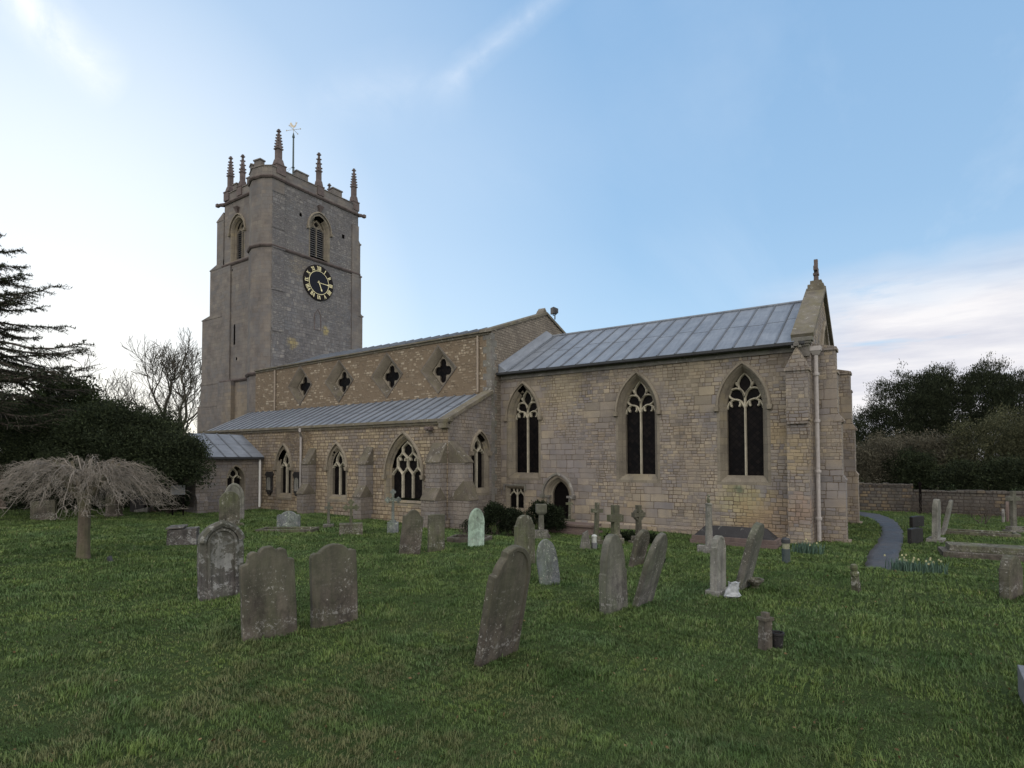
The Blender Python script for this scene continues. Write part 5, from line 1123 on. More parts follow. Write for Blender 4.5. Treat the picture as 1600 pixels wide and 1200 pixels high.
cross('tall weathered cross at the far right edge of the churchyard', (3.09,6.20), 35, 1.40, .42, .12, .14, 'grave_grey', ((.5,.10),(.35,.12)), ah=1.14)
cross('dark ring-topped cross against the boundary wall', (1.34,13.2), 35, 1.06, .22, .12, .12, 'grave_brown', ((.4,.1),), head='wheel', ah=.92)
# pyramid body of the wide-based cross
# square-headed pillar
def b_pillar(mb):
    mb.box((-.27,-.20,-.15),(.27,.20,.12)); mb.box((-.21,-.16,.12),(.21,.16,.26)); mb.hexa([(-.085,-.085,.26),(.085,-.085,.26),(.085,.085,.26),(-.085,.085,.26),(-.075,-.075,.76),(.075,-.075,.76),(.075,.075,.76),(-.075,.075,.76)])
    mb.hexa([(-.12,-.1,.76),(.12,-.1,.76),(.12,.1,.76),(-.12,.1,.76),(-.17,-.13,.82),(.17,-.13,.82),(.17,.13,.82),(-.17,.13,.82)]); mb.box((-.17,-.13,.82),(.17,.13,1.08))
item('grave_pillar', 'pale stone pillar with a square block head beside the dark clipped bushes', 'grave pillar', (-9.50,-3.47), M['grave_grey'], b_pillar, 38, bevel=.01)
def b_col(mb):
    rr = random.Random(5)
    for k in range(16):
        a = rr.uniform(0, 6.28); r = rr.uniform(.1,.26); s = rr.uniform(.05,.1); x, y = r*math.cos(a), r*math.sin(a); mb.box((x-s,y-s,-.05),(x+s,y+s,rr.uniform(.06,.26)))
    mb.lathe([(.10,.1),(.095,.35),(.085,.9),(.078,1.28),(.09,1.30),(.09,1.33),(.06,1.34)], (0,0), 14)
item('grave_column', 'tall white round column on a heap of rough stones by the chancel', 'grave column', (-4.22,-3.69), M['grave_pale'], b_col, 0, bevel=.006)
def b_fin(mb): mb.lathe([(.02,0),(.045,.05),(.05,.1),(.03,.16),(.04,.2),(.01,.24)], (0,0), 10)
item('stone_finial', 'small dark carved bud standing on top of the white column', 'ornament', (-4.22,-3.69), M['grave_mossy'], b_fin, 0, bevel=0, z=G(-4.22,-3.69)+1.32)
# coped tombs by the wall
t_ = empty('coped_tomb', (-4.05,-1.62,G(-4,-1.6)-.01), 0, 'dark coffin-shaped tomb top on a pink granite kerb under the east chancel window', 'tomb')
mb = MB(); mb.box((-1.18,-.42,-.15),(1.22,.42,.12)); mb.box((-1.14,-.38,.12),(1.18,.38,.24)); mb.build('kerb', M['red_granite'], t_, bevel=.012)
mb = MB(); mb.add([(-1.08,-.33,.24),(1.12,-.33,.24),(1.12,.33,.24),(-1.08,.33,.24),(-.82,-.05,.52),(.88,-.05,.52),(.88,.05,.52),(-.82,.05,.52)],[(0,3,2,1),(4,5,6,7),(0,1,5,4),(1,2,6,5),(2,3,7,6),(3,0,4,7)]); mb.build('coped_lid', M['dark_granite'], t_, bevel=.015)
t_ = empty('ledger_tomb', (-9.35,-1.75,G(-9,-1.7)-.01), 0, 'long flat pink granite tomb in front of the priest\'s doorway', 'tomb')
mb = MB(); mb.box((-1.0,-.40,-.15),(1.0,.40,.10)); mb.hexa([(-.92,-.32,.1),(.92,-.32,.1),(.92,.32,.1),(-.92,.32,.1),(-.88,-.28,.26),(.88,-.28,.26),(.88,.28,.26),(-.88,.28,.26)]); mb.build('chest', M['red_granite'], t_, bevel=.012)
mb = MB(); mb.box((-.96,-.36,.26),(.96,.36,.34)); mb.build('slab', M['red_granite'], t_, bevel=.012)
# raised ledger and kerbed graves on the right
t_ = empty('ledger_tomb', (1.95,-.45,G(2,-.4)-.01), R(4), 'two-stepped mossy stone ledger right of the path', 'tomb')
mb = MB(); mb.box((-1.15,-.50,-.15),(1.25,.50,.14)); mb.build('lower_step', M['grave_brown'], t_, bevel=.02)
mb = MB(); mb.box((-1.0,-.36,.14),(1.08,.36,.30)); mb.build('slab', M['grave_mossy'], t_, bevel=.02)
def kerb(label, pos, yaw, L, W, h, mat, th=.1):
    def f(mb):
        mb.box((-L/2,-W/2,-.12),(L/2,-W/2+th,h)); mb.box((-L/2,W/2-th,-.12),(L/2,W/2,h)); mb.box((-L/2,-W/2+th,-.12),(-L/2+th,W/2-th,h-.004)); mb.box((L/2-th,-W/2+th,-.12),(L/2,W/2-th,h-.004))
    return item('grave_kerb', label, 'grave kerb', pos, M[mat], f, yaw, 'kerbed graves', bevel=.008)
kerb('pale kerb of a grave lying behind the lichened upright headstone', (2.0,4.95), 3, 2.1, .8, .12, 'grave_mossy')
kerb('low cracked kerb in front of the wide blue-grey headstone near the porch', (-16.1,-8.0), 34, 1.75, .75, .10, 'grave_mossy')
kerb('low stone kerb around shrubs left of the pale green headstone', (-9.95,-6.55), 20, 1.1, .7, .13, 'grave_brown', .08)
kerb('grey granite kerb cut by the right edge of the lawn view', (1.22,-12.75), 88, 1.8, .72, .26, 'slab_grey', .13)
kerb('pale kerb in front of the small headstones far right', (4.1,6.9), 3, 2.0, .8, .12, 'grave_mossy')
def b_chest(mb):
    mb.hexa([(-.36,-.26,-.2),(.36,-.28,-.2),(.34,.28,-.2),(-.36,.26,-.2),(-.34,-.26,.40),(.36,-.26,.44),(.34,.27,.43),(-.34,.26,.42)]); mb.hexa([(-.38,-.29,.42),(.06,-.29,.45),(.05,.3,.45),(-.38,.3,.44),(-.37,-.28,.47),(.06,-.28,.50),(.05,.29,.50),(-.37,.29,.49)])
item('chest_tomb', 'squat lichened stone chest left of the lichen-crusted headstone', 'tomb', (-16.1,-11.2), M['grave_lichen'], b_chest, 52, bevel=.02)
def b_wedge(mb): mb.hexa([(-.16,-.11,-.1),(.16,-.11,-.1),(.16,.11,-.1),(-.16,.11,-.1),(-.06,-.1,.40),(.07,-.1,.48),(.07,.06,.48),(-.06,.06,.40)])
item('grave_marker', 'grey wedge-shaped stone with a sloping top in front of the pink tomb', 'marker', (-6.59,-6.17), M['grave_grey'], b_wedge, 30, bevel=.01)
t_ = empty('grave_lantern', (-6.41,-6.02,G(-6.4,-6)-.01), 0, 'small glass grave lantern beside the grey wedge stone', 'lantern')
mb = MB(); mb.lathe([(.075,-.05),(.075,.16),(.06,.17)], (0,0), 12); mb.build('lantern_base', M['slab_grey'], t_)
mb = MB(); mb.lathe([(.06,.17),(.06,.30),(.07,.31),(.07,.34),(.03,.37)], (0,0), 12); mb.build('lantern_glass', flat('frosted_lantern', (.38,.40,.38), .4), t_)
t_ = empty('bollard_light', (-2.10,-5.49,G(-2.1,-5.5)-.01), 0, 'round dark bollard light with a pale band near the chancel corner', 'bollard light')
mb = MB(); mb.lathe([(.085,-.1),(.085,.30)], (0,0), 16); mb.build('post', flat('bollard_green', (.04,.055,.055), .5), t_)
mb = MB(); mb.lathe([(.075,.30),(.075,.42)], (0,0), 16); mb.build('light_band', flat('frosted_band', (.22,.22,.15), .5), t_)
mb = MB(); mb.lathe([(.09,.42),(.09,.50),(.07,.53),(.01,.54)], (0,0), 16); mb.build('cap', M['iron'], t_)
item('grave_marker', 'thin leaning dark stick in the grass by the weeping tree', 'marker', (-14.76,-13.45), M['iron'], lambda mb: mb.box((-.05,-.03,-.05),(.05,.03,.14)), 10, lean=(0,-25))
item('grave_post', 'thin dark wooden post standing in front of the boundary wall', 'post', (.69,12.4), M['oak'], lambda mb: (mb.box((-.04,-.04,-.1),(.04,.04,1.36)), mb.box((-.055,-.055,1.30),(.055,.055,1.42))), 20)
def b_planter(mb): mb.hexa([(-.13,-.11,-.05),(.13,-.11,-.05),(.13,.11,-.05),(-.13,.11,-.05),(-.17,-.14,.17),(.17,-.14,.17),(.17,.14,.17),(-.17,.14,.17)])
item('planter', 'dark square planter right of the weathered brown leaning headstone', 'planter', (-4.30,-7.35), M['dark_granite'], b_planter, 20, bevel=.01)
# wall memorials between the aisle windows
for x, lab in ((-24.22,'oval-topped white memorial in a dark frame beside the porch'), (-22.15,'oval-topped white memorial in a dark frame half behind the first buttress')):
    o = empty('wall_memorial', (x,-3.33,1.0), 0, lab, 'wall memorial', 'memorials on the aisle wall')
    mb = MB(lambda u,v,d: (u,d,v)); mb.prism([(-.22,0),(.22,0),(.22,.72),(.30,.78),(.30,.84),(.2,.95),(-.2,.95),(-.30,.84),(-.30,.78),(-.22,.72)], -.05, .02)
    mb.prism([(-.16,0),(-.1,-.12),(.1,-.12),(.16,0)], -.05, .01); mb.build('frame', M['dark_granite'], o, bevel=.008)
    mb = MB(lambda u,v,d: (u,d,v)); mb.prism([(-.13,.10),(.13,.10),(.13,.55)]+[(.13*math.cos(a), .55+.14*math.sin(a)) for a in [math.pi*i/8 for i in range(1,8)]]+[(-.13,.55)], -.07, -.05); mb.build('inscribed_panel', M['grave_pale'], o)
# floodlight on the nave gable
o = empty('floodlight', (-13.3,4.15,9.12), R(-30), 'black floodlight clamped on the top of the nave gable', 'floodlight')
mb = MB(); mb.tube([(0,0,-.1),(0,0,.12)], .03, 6); mb.tube([(-.16,0,.3),(-.16,0,.12),(.16,0,.12),(.16,0,.3)], .02, 6); mb.build('bracket', M['iron'], o)
mb = MB(); mb.hexa([(-.15,-.16,.14),(.15,-.16,.14),(.12,.12,.18),(-.12,.12,.18),(-.15,-.16,.46),(.15,-.16,.46),(.12,.12,.40),(-.12,.12,.40)]); mb.build('lamp_housing', M['iron'], o, bevel=.02)
# daffodils
MG = flat('daffodil_leaf', (.055,.105,.075), .7); MY = flat('daffodil_petal', (.42,.40,.22), .6)
def daffs(label, cx, cy, rx, ry, n, nf, seed):
    rr = random.Random(seed); o = empty('daffodil_clump', (cx,cy,G(cx,cy)), 0, label, 'daffodils', 'clumps of daffodils')
    mb = MB(); fl = MB()
    for i in range(n):
        x, y = rr.gauss(0,.45)*rx, rr.gauss(0,.45)*ry; a = rr.uniform(0,6.28); h = rr.uniform(.2,.36); l = rr.uniform(.02,.12); z0 = G(cx+x,cy+y)-G(cx,cy); dx, dy = math.cos(a), math.sin(a); w_ = .009
        mb.add([(x-dy*w_,y+dx*w_,z0-.02),(x+dy*w_,y-dx*w_,z0-.02),(x+dx*l*.4+dy*w_,y+dy*l*.4-dx*w_,z0+h*.6),(x+dx*l*.4-dy*w_,y+dy*l*.4+dx*w_,z0+h*.6),(x+dx*l,y+dy*l,z0+h)], [(0,1,2,3),(3,2,4)])
        if i < nf:
            px, py, pz = x+dx*.03, y+dy*.03, z0+h+.03; s = .024
            for k in range(6):
                b_ = k*math.pi/3; fl.add([(px,py,pz),(px+s*math.cos(b_-.3),py+s*math.sin(b_-.3)*.6,pz+s*.6*math.sin(b_)),(px+s*1.2*math.cos(b_),py+s*.7*math.sin(b_),pz+s*.9*math.sin(b_)),(px+s*math.cos(b_+.3),py+s*.6*math.sin(b_+.3),pz+s*.6*math.sin(b_))], [(0,1,2,3)])
            fl.lathe([(.013,pz-.01),(.017,pz+.02)], (px,py), 6)
    mb.build('leaves', MG, o, recalc=False); fl.build('flowers', MY, o, recalc=False)
daffs('small clump of pale daffodils at the foot of the corner buttress', -2.1,-2.3,.40,.16,150,8,1)
daffs('wide clump of pale daffodils at the near end of the path', .05,-4.35,.34,.30,200,13,2)
daffs('loose tuft of daffodils right of the path end', .5,-3.9,.3,.25,90,5,3)
# ------------------------------------------------------------ boundary wall and odds and ends
mb = MB(south(13.0)); mb.box((-14,-.4,0),(.45,1.18,.45)); mb.prism([(-14,1.18),(.45,1.18),(.45,1.22),(-14,1.22)], -.03, .48)
xx = -14.
while xx < .4: l = random.uniform(.18,.4); mb.box((xx+.01,1.2,-.02+random.uniform(-.02,.02)),(min(xx+l,.44),1.2+random.uniform(.06,.13),.46)); xx += l
o = mb.build('boundary_wall', M['boundary'], None); props(o, 'taller stretch of coursed stone boundary wall where the path ends', 'wall')
mb = MB(south(13.0)); mb.box((.46,-.4,.05),(26,.96,.45)); xx = .47
while xx < 26: l = random.uniform(.18,.45); mb.box((xx+.01,.95,-.0+random.uniform(-.02,.02)),(xx+l,.95+random.uniform(.05,.13),.47)); xx += l
o = mb.build('boundary_wall', M['boundary'], None); props(o, 'lower long stretch of stone boundary wall under the bushes on the right', 'wall')
# stone pier, gate posts, notice board, cottage: far left
def b_pier(mb):
    mb.box((-.28,-.25,-.2),(.28,.25,.75)); mb.hexa([(-.26,-.23,.75),(.26,-.23,.75),(.26,.23,.75),(-.26,.23,.75),(-.24,-.2,1.1),(.05,-.2,1.22),(.05,.2,1.22),(-.24,.2,1.1)])
item('ruined_pier', 'ragged stone pier left of the two wooden posts by the yew', 'pier', (-26.6,-6.95), M['boundary'], b_pier, 20, bevel=0)
for i, (x, y, l) in enumerate(((-26.05,-6.8,'left-hand thin wooden post standing in the shade beside the ragged pier'),(-25.75,-6.75,'right-hand thin wooden post at the edge of the dark gap by the porch'))):
    item('gate_post', l, 'post', (x, y), flat('grey_oak', (.07,.06,.05), .9), lambda mb: mb.box((-.045,-.045,-.1),(.045,.045,1.0)), 12, 'wooden posts by the porch')
item('leaning_slab', 'low pale stone slab leaning at the foot of the ragged pier', 'slab', (-27.0,-7.5), M['grave_pale'], lambda mb: mb.hexa([(-.3,-.12,0),(.3,-.12,0),(.3,.12,0),(-.3,.12,0),(-.3,-.12,.12),(.3,-.12,.24),(.3,.12,.24),(-.3,.12,.12)]), 30)
o = empty('notice_board', (-24.35,-7.35,0.2), R(50), 'pale grey notice board standing in the shade beside the porch', 'notice board')
mb = MB(); mb.box((-.26,-.03,.88),(.26,.03,1.26)); mb.build('board', flat('board_grey', (.16,.17,.18), .6), o, bevel=.01)
mb = MB(); mb.box((-.22,.03,-.1),(-.17,.08,1.24)); mb.build('leg', M['oak'], o)
mb = MB(); mb.box((.17,.03,-.1),(.22,.08,1.24)); mb.build('leg', M['oak'], o)
hp = empty('cottage', (-36.3,-12.6,0.1), R(60), 'dark-walled cottage with white window and bargeboard at the far left edge', 'house')
mb = MB(lambda u,v,d: (u,d,v)); mb.plate([(-3,0),(3,0),(3,2.68),(0,5.2),(-3,2.68)], [[(1.55,1.95),(2.65,1.95),(2.65,2.6),(1.55,2.6)]], 0); mb.box((-3,0,.02),(-2.98,2.6,7)); mb.box((2.98,0,.02),(3,2.6,7)); mb.build('wall', flat('cottage_brick', (.13,.10,.085), .9), hp)
mb = MB(lambda u,v,d: (u,d,v)); mb.prism([(-3.3,2.42),(0,5.22),(3.3,2.42),(3.3,2.57),(0,5.4),(-3.3,2.57)], -.25, 7.2); mb.build('roof', flat('cottage_tiles', (.12,.08,.065), .9), hp)
mb = MB(lambda u,v,d: (u,d,v)); mb.prism([(-3.32,2.38),(0,5.18),(3.32,2.38),(3.32,2.55),(0,5.36),(-3.32,2.55)], -.30, -.255); mb.build('bargeboard', M['white'], hp)
mb = MB(lambda u,v,d: (u,d,v)); mb.plate([(1.5,1.9),(2.7,1.9),(2.7,2.62),(1.5,2.62)], [[(1.6,1.99),(2.05,1.99),(2.05,2.54),(1.6,2.54)],[(2.12,1.99),(2.58,1.99),(2.58,2.54),(2.12,2.54)]], -.03); f_ = mb.build('window', M['white'], hp)
mb = MB(lambda u,v,d: (u,d,v)); mb.add([(1.5,1.9,.05),(2.7,1.9,.05),(2.7,2.62,.05),(1.5,2.62,.05)], [(0,1,2,3)]); mb.build('pane', M['glass'], f_)

# ------------------------------------------------------------ trees and plants
def leaf_mat(name, c1, c2, rough=.85, trans=0):
    m, t, b = new_mat(name); g_ = N(t, 'ShaderNodeNewGeometry'); rnd = g_.outputs['Random Per Island']
    colr = ramp(t, rnd, [(0, c1), (.7, tuple((a+b_)/2 for a, b_ in zip(c1, c2))), (1, c2)])
    n_ = noise(t, g_.outputs['Position'], .9, 3, .6); colr = mixc(t, .8, colr, ramp(t, n_, [(.3, (.6,.6,.6)), (.7, (1.35,1.35,1.3))]), 'MULTIPLY')
    t.links.new(colr, b.inputs['Base Color']); b.inputs['Roughness'].default_value = rough; b.inputs['Specular IOR Level'].default_value = .15
    return m
BARK = plain_stone('bark_grey', (.075,.065,.055), None, 0, (.05,.06,.03), dark=.5, bstr=.8)
TWIG = flat('bare_twigs', (.075,.06,.05), .9)
WEEP = flat('weeping_twigs', (.175,.155,.13), .9, var=.35, sc_=3)
def leaves(name, C, size, aspect, mat, parent=None, axis=None, spread=1., seed=1, tri=False):
    """many small separate leaf faces; C: Nx3 positions, axis: Nx3 preferred directions or None"""
    r = np.random.default_rng(seed); n = len(C); C = np.asarray(C, float)
    a = r.normal(size=(n,3))
    if axis is not None: a = a*spread+np.asarray(axis, float)
    a /= np.linalg.norm(a, axis=1)[:,None]+1e-9
    b = np.cross(a, r.normal(size=(n,3))); b /= np.linalg.norm(b, axis=1)[:,None]+1e-9
    s = (size*r.uniform(.6,1.4,n))[:,None]; L = a*s*.5; W = b*s*aspect*.5
    if tri: V = np.stack([C-L-W, C-L+W, C+L], 1); k = 3
    else: V = np.stack([C-L, C-W*1.0, C+L, C+W*1.0], 1); k = 4
    me = bpy.data.meshes.new(name); me.vertices.add(n*k); me.vertices.foreach_set('co', V.reshape(-1).astype(np.float32))
    me.loops.add(n*k); me.loops.foreach_set('vertex_index', np.arange(n*k, dtype=np.int32)); me.polygons.add(n)
    me.polygons.foreach_set('loop_start', np.arange(0, n*k, k, dtype=np.int32)); me.polygons.foreach_set('loop_total', np.full(n, k, dtype=np.int32))
    me.update(calc_edges=True); me.materials.append(mat)
    o = bpy.data.objects.new(name, me); col.objects.link(o)
    if parent: o.parent = parent
    return o
def clumps(blobs, nc, per, crad, seed, inner=.2, shellw=.16, axisup=0., jag=.10):
    """leaf positions in clumps over the shells of several ellipsoids (cx,cy,cz,rx,ry,rz)"""
    r = np.random.default_rng(seed); B = np.array(blobs, float); wts = (B[:,3]*B[:,5]+B[:,4]*B[:,5]); wts /= wts.sum()
    bi = r.choice(len(B), nc, p=wts); d = r.normal(size=(nc,3)); d /= np.linalg.norm(d, axis=1)[:,None]
    d[:,2] = np.where(d[:,2] < -.55, -d[:,2], d[:,2])
    rad = 1-np.abs(r.normal(0, shellw, nc)); ins = r.random(nc) < inner; rad[ins] = r.uniform(.2,.9, ins.sum()); out_ = r.random(nc) < .12; rad[out_] += r.uniform(0, jag, out_.sum())
    # lumpy surface
    rad *= 1+.16*np.sin(d[:,0]*7+B[bi,0])*np.sin(d[:,2]*6+B[bi,1])+.10*np.sin(d[:,1]*11+d[:,2]*9)
    c = B[bi,:3]+d*rad[:,None]*B[bi,3:6]
    P = np.repeat(c, per, 0)+r.normal(size=(nc*per,3))*crad*np.array([1,1,.8]); A = np.repeat(d, per, 0)+np.array([0,0,axisup])
    ok = P[:,2] > .02; return P[ok], A[ok]
def skeleton(mb, base, height, r0, seed, nbr=10, spread=.8, up=.5, sides=5):
    rr = random.Random(seed); P = [Vector(base)+Vector((rr.uniform(-.1,.1)*k, rr.uniform(-.1,.1)*k, height*k/6)) for k in range(7)]
    mb.tube([tuple(p) for p in P], [r0*(1-.13*k) for k in range(7)], 8)
    for i in range(nbr):
        k = rr.uniform(1.2, 5.8); b = P[int(k)].lerp(P[int(k)+1], k-int(k)); a = rr.uniform(0, 6.28); L = spread*rr.uniform(.6,1.1); d = Vector((math.cos(a), math.sin(a), up))
        Q = [b]; 
        for j in range(5): d = (d+Vector((rr.uniform(-.3,.3), rr.uniform(-.3,.3), rr.uniform(-.1,.3)))).normalized(); Q.append(Q[-1]+d*L/5)
        mb.tube([tuple(q) for q in Q], [r0*.35*(1-.17*j) for j in range(6)], sides)
def bushtree(name, label, cat, base, blobs, nc, per, crad, size, aspect, mat, seed, trunk=(.3, 3), group=None, axisup=0., inner=.2, spread=.8, shellw=.16, jag=.1, nbr=10, mats_tr=None):
    o = empty(name, (base[0], base[1], 0), 0, label, cat, group)
    mb = MB(); skeleton(mb, (0,0,-.2), trunk[1], trunk[0], seed, nbr, trunk[1]*.45); mb.build('trunk', mats_tr or BARK, o)
    P, A = clumps(blobs, nc, per, crad, seed, inner, shellw, axisup, jag)
    P = P-np.array([base[0], base[1], 0]); c = leaves('crown', P, size, aspect, mat, o, A, spread, seed); return o
YEW = leaf_mat('yew_foliage', (.012,.018,.010), (.042,.055,.026)); OLV = leaf_mat('scrub_foliage', (.040,.044,.024), (.095,.098,.055))
CYP = leaf_mat('cypress_foliage', (.014,.020,.012), (.045,.055,.030)); IVY = leaf_mat('ivy_foliage', (.014,.024,.010), (.05,.065,.028)); DKB = leaf_mat('clipped_foliage', (.006,.010,.005), (.020,.030,.012))
SCR = leaf_mat('bramble_twig', (.065,.062,.045), (.13,.12,.09))
# right side: dark conifers behind the wall
cx3 = [('tall dark conifer nearest the chancel, its left side sloping down', (-.3,29), [(-1.3,29,3.0,2.2,2,3.2),(.5,29,4.2,2.4,2.2,4.1),(-2.5,28.6,2.0,1.6,1.6,2.6)], 31),
       ('middle dark conifer with a gap of sky on its right', (2.2,29), [(2.3,29,4.3,1.9,2,4.2),(1.5,28.5,3.8,1.6,1.6,4.0)], 32),
       ('right-hand dark conifer with ragged top behind the bushes', (4.6,29), [(4.7,29,4.3,1.6,2,4.2),(6.0,28.6,3.7,1.7,1.8,3.9)], 33),
       ('lower dark conifer at the right edge of the view', (7.4,28), [(7.8,28,3.0,1.9,2,3.5),(10,28,2.8,2.2,2,3.8)], 34)]
for lab, b_, bl, sd_ in cx3:
    bushtree('conifer', lab, 'tree', b_, bl, 2000, 38, .16, .14, .26, CYP, sd_, (.28, 5), 'dark conifers behind the wall', axisup=.9, spread=.55, jag=.22, inner=.22, shellw=.14, nbr=14)
scr = [('grey-green scrubby bush over the wall beside the chancel', (-.6,17.5), [(-.9,17.5,1.5,1.5,1.3,2.0),(-2.3,17.5,1.3,1.3,1.2,1.9)], SCR, 41, .10),
       ('dark holly-like bush standing over the end of the taller wall', (.45,17), [(.5,17,1.2,1.15,1.0,1.5)], YEW, 42, .11),
       ('bare grey-brown thicket rising behind the dark holly-like bush', (1.6,19.5), [(1.5,19.5,1.8,1.9,1.4,1.9),(-.2,20,1.8,1.6,1.4,1.9)], SCR, 43, .12),
       ('large domed olive-green bush over the low wall on the right', (4.2,18.5), [(4.1,18.5,2.4,2.3,1.8,2.3),(5.6,18.3,2.0,1.9,1.6,2.2)], OLV, 44, .11),
       ('broad dark evergreen bush leaning over the low wall', (3.2,15.8), [(2.5,15.8,1.0,1.5,1.0,1.25),(4.4,15.6,1.1,1.6,1.0,1.35),(6.4,15.4,1.1,1.8,1,1.4)], YEW, 45, .12)]
for lab, b_, bl, mt, sd_, sz in scr:
    bushtree('bush', lab, 'bush', b_, bl, 1700, 30, .15, sz*.8, .42, mt, sd_, (.12, 2.0), 'bushes behind the boundary wall', axisup=.3, jag=.2, shellw=.14, inner=.25)
# brown dead undergrowth in front of the low wall, bare rose
def twigs(mb, base, n, h, spread, seed, r=.008, upb=.8, lv=2, sides=3):
    rr = random.Random(seed)
    def go(p, d, L, r_, lv_):
        Q = [p]
        for j in range(4): d = (d+Vector((rr.uniform(-.35,.35), rr.uniform(-.35,.35), rr.uniform(-.2,.25)))).normalized(); Q.append(Q[-1]+d*L/4)
        mb.tube([tuple(q) for q in Q], [r_*(1-.18*j) for j in range(5)], sides, cap=False)
        if lv_ > 0:
            for k in range(3): go(Q[rr.randint(1,4)], (d+Vector((rr.uniform(-1,1), rr.uniform(-1,1), rr.uniform(-.2,.8)))).normalized(), L*.6, r_*.6, lv_-1)
    for i in range(n):
        a = rr.uniform(0, 6.28); q = spread*math.sqrt(rr.random()); go(Vector((q*math.cos(a), q*math.sin(a), 0)), Vector((math.cos(a)*.5, math.sin(a)*.5, upb)).normalized(), h*rr.uniform(.5,1), r, lv)
for i, (x, y, n, h, sp_, lab) in enumerate(((2.55,9.0,5,.8,.12,'bare pruned rose bush with thick dark stems on the lawn'),(1.0,12.3,40,.8,.5,'tangle of bare brown stems under the wall left of the dark cross'),(3.2,12.2,60,.7,.9,'brown dead undergrowth along the foot of the low wall'),(5.6,12.2,60,.7,.9,'dead undergrowth along the wall at the right edge'),(-9.9,-6.5,26,.45,.35,'small tufted plants inside the low stone kerb'))):
    mb = MB(); twigs(mb, None, n, h, sp_, 60+i, .022 if i == 0 else .008); o = mb.build('bare_shrub', TWIG, None, recalc=False); o.location = (x, y, G(x,y)-.02); props(o, lab, 'shrub')
# dark clipped bushes against the chancel
def smallbush(lab, x, y, bl, n, per, size, mat, seed, tw=False):
    o = empty('clipped_bush', (x,y,G(x,y)), 0, lab, 'bush', 'bushes against the church')
    mb = MB(); twigs(mb, None, 14, bl[0][5]*1.2, .18, seed, .012, 1.2, 1); mb.build('stems', TWIG, o, recalc=False)
    P, A = clumps([(q[0],q[1],q[2],q[3],q[4],q[5]) for q in bl], n, per, .05, seed, .35, .12, .2, .08); leaves('leaves', P, size, .5, mat, o, A, .9, seed)
smallbush('dark rounded bush nearest the aisle, with bare twigs at its foot', -10.95,-4.0, [(0,0,.62,.36,.34,.42)], 330, 22, .06, DKB, 71)
smallbush('black clipped bush in the middle of the three by the low window', -10.45,-3.75, [(0,0,.42,.40,.36,.46)], 420, 24, .06, DKB, 72)
smallbush('wide dark bush under the small square window beside the pillar', -10.0,-2.4, [(-.1,0,.5,.62,.4,.52),(.35,0,.42,.35,.35,.48)], 520, 24, .06, DKB, 73)
smallbush('added black shrub standing in for the deep shade beside the porch', -25.3,-7.15, [(0,0,.65,.85,.5,.85)], 700, 26, .08, DKB, 75)  # added leaf mass, stands for the black shade under the yew
smallbush('low dark planting at the feet of the stone crosses', -6.7,-2.75, [(0,0,.06,.95,.3,.20)], 260, 18, .06, DKB, 76)
smallbush('low dark spiky plant between aisle buttress and pale green headstone', -11.6,-4.1, [(0,0,.2,.5,.3,.34)], 220, 16, .07, DKB, 74)
# left: yews
bushtree('yew_tree', 'broad black yew tree filling the gap left of the porch', 'tree', (-25.9,-9.0), [(-25.9,-8.9,2.85,2.7,2.2,1.75),(-23.0,-8.2,2.3,1.45,1.1,1.15),(-28.6,-9.7,2.6,2.4,2.0,1.9),(-24.6,-8.3,2.6,1.6,1.1,1.45)], 5200, 40, .16, .095, .35, YEW, 81, (.35, 3.6), None, axisup=.1, inner=.3, shellw=.13)
bushtree('ivy_tree', 'ivy-clad tree rising in a ragged peak above the yew', 'tree', (-33.5,-8.2), [(-33.4,-8.2,4.3,1.5,1.4,2.3),(-34.5,-9.2,3.4,1.7,1.5,2.0),(-32.4,-7.2,3.6,1.4,1.3,1.8)], 1500, 26, .16, .13, .5, IVY, 82, (.25, 6.3), None, axisup=.4, jag=.35, inner=.25)
bushtree('holly_tree', 'dark spreading evergreen at the far left behind the weeping tree', 'tree', (-38.3,-7.4), [(-38.3,-7.4,2.5,3.0,2.6,3.1),(-35.9,-7.0,2.2,2.2,2.0,2.7),(-41.5,-8.6,2.6,2.6,2.4,3.2)], 2600, 30, .20, .16, .4, IVY, 83, (.3, 4.6), None, axisup=.3, jag=.3)
bushtree('evergreen_hedge', 'low dark evergreen undergrowth below the ivy-clad tree', 'hedge', (-33.5,-8.3), [(-34.0,-8.6,.9,2.0,1.5,1.6),(-32.2,-7.6,.9,2.2,1.6,1.6),(-30.9,-6.2,.6,1.6,1.2,1.2)], 1900, 28, .18, .14, .4, YEW, 84, (.1, 1.2), None, axisup=.2)
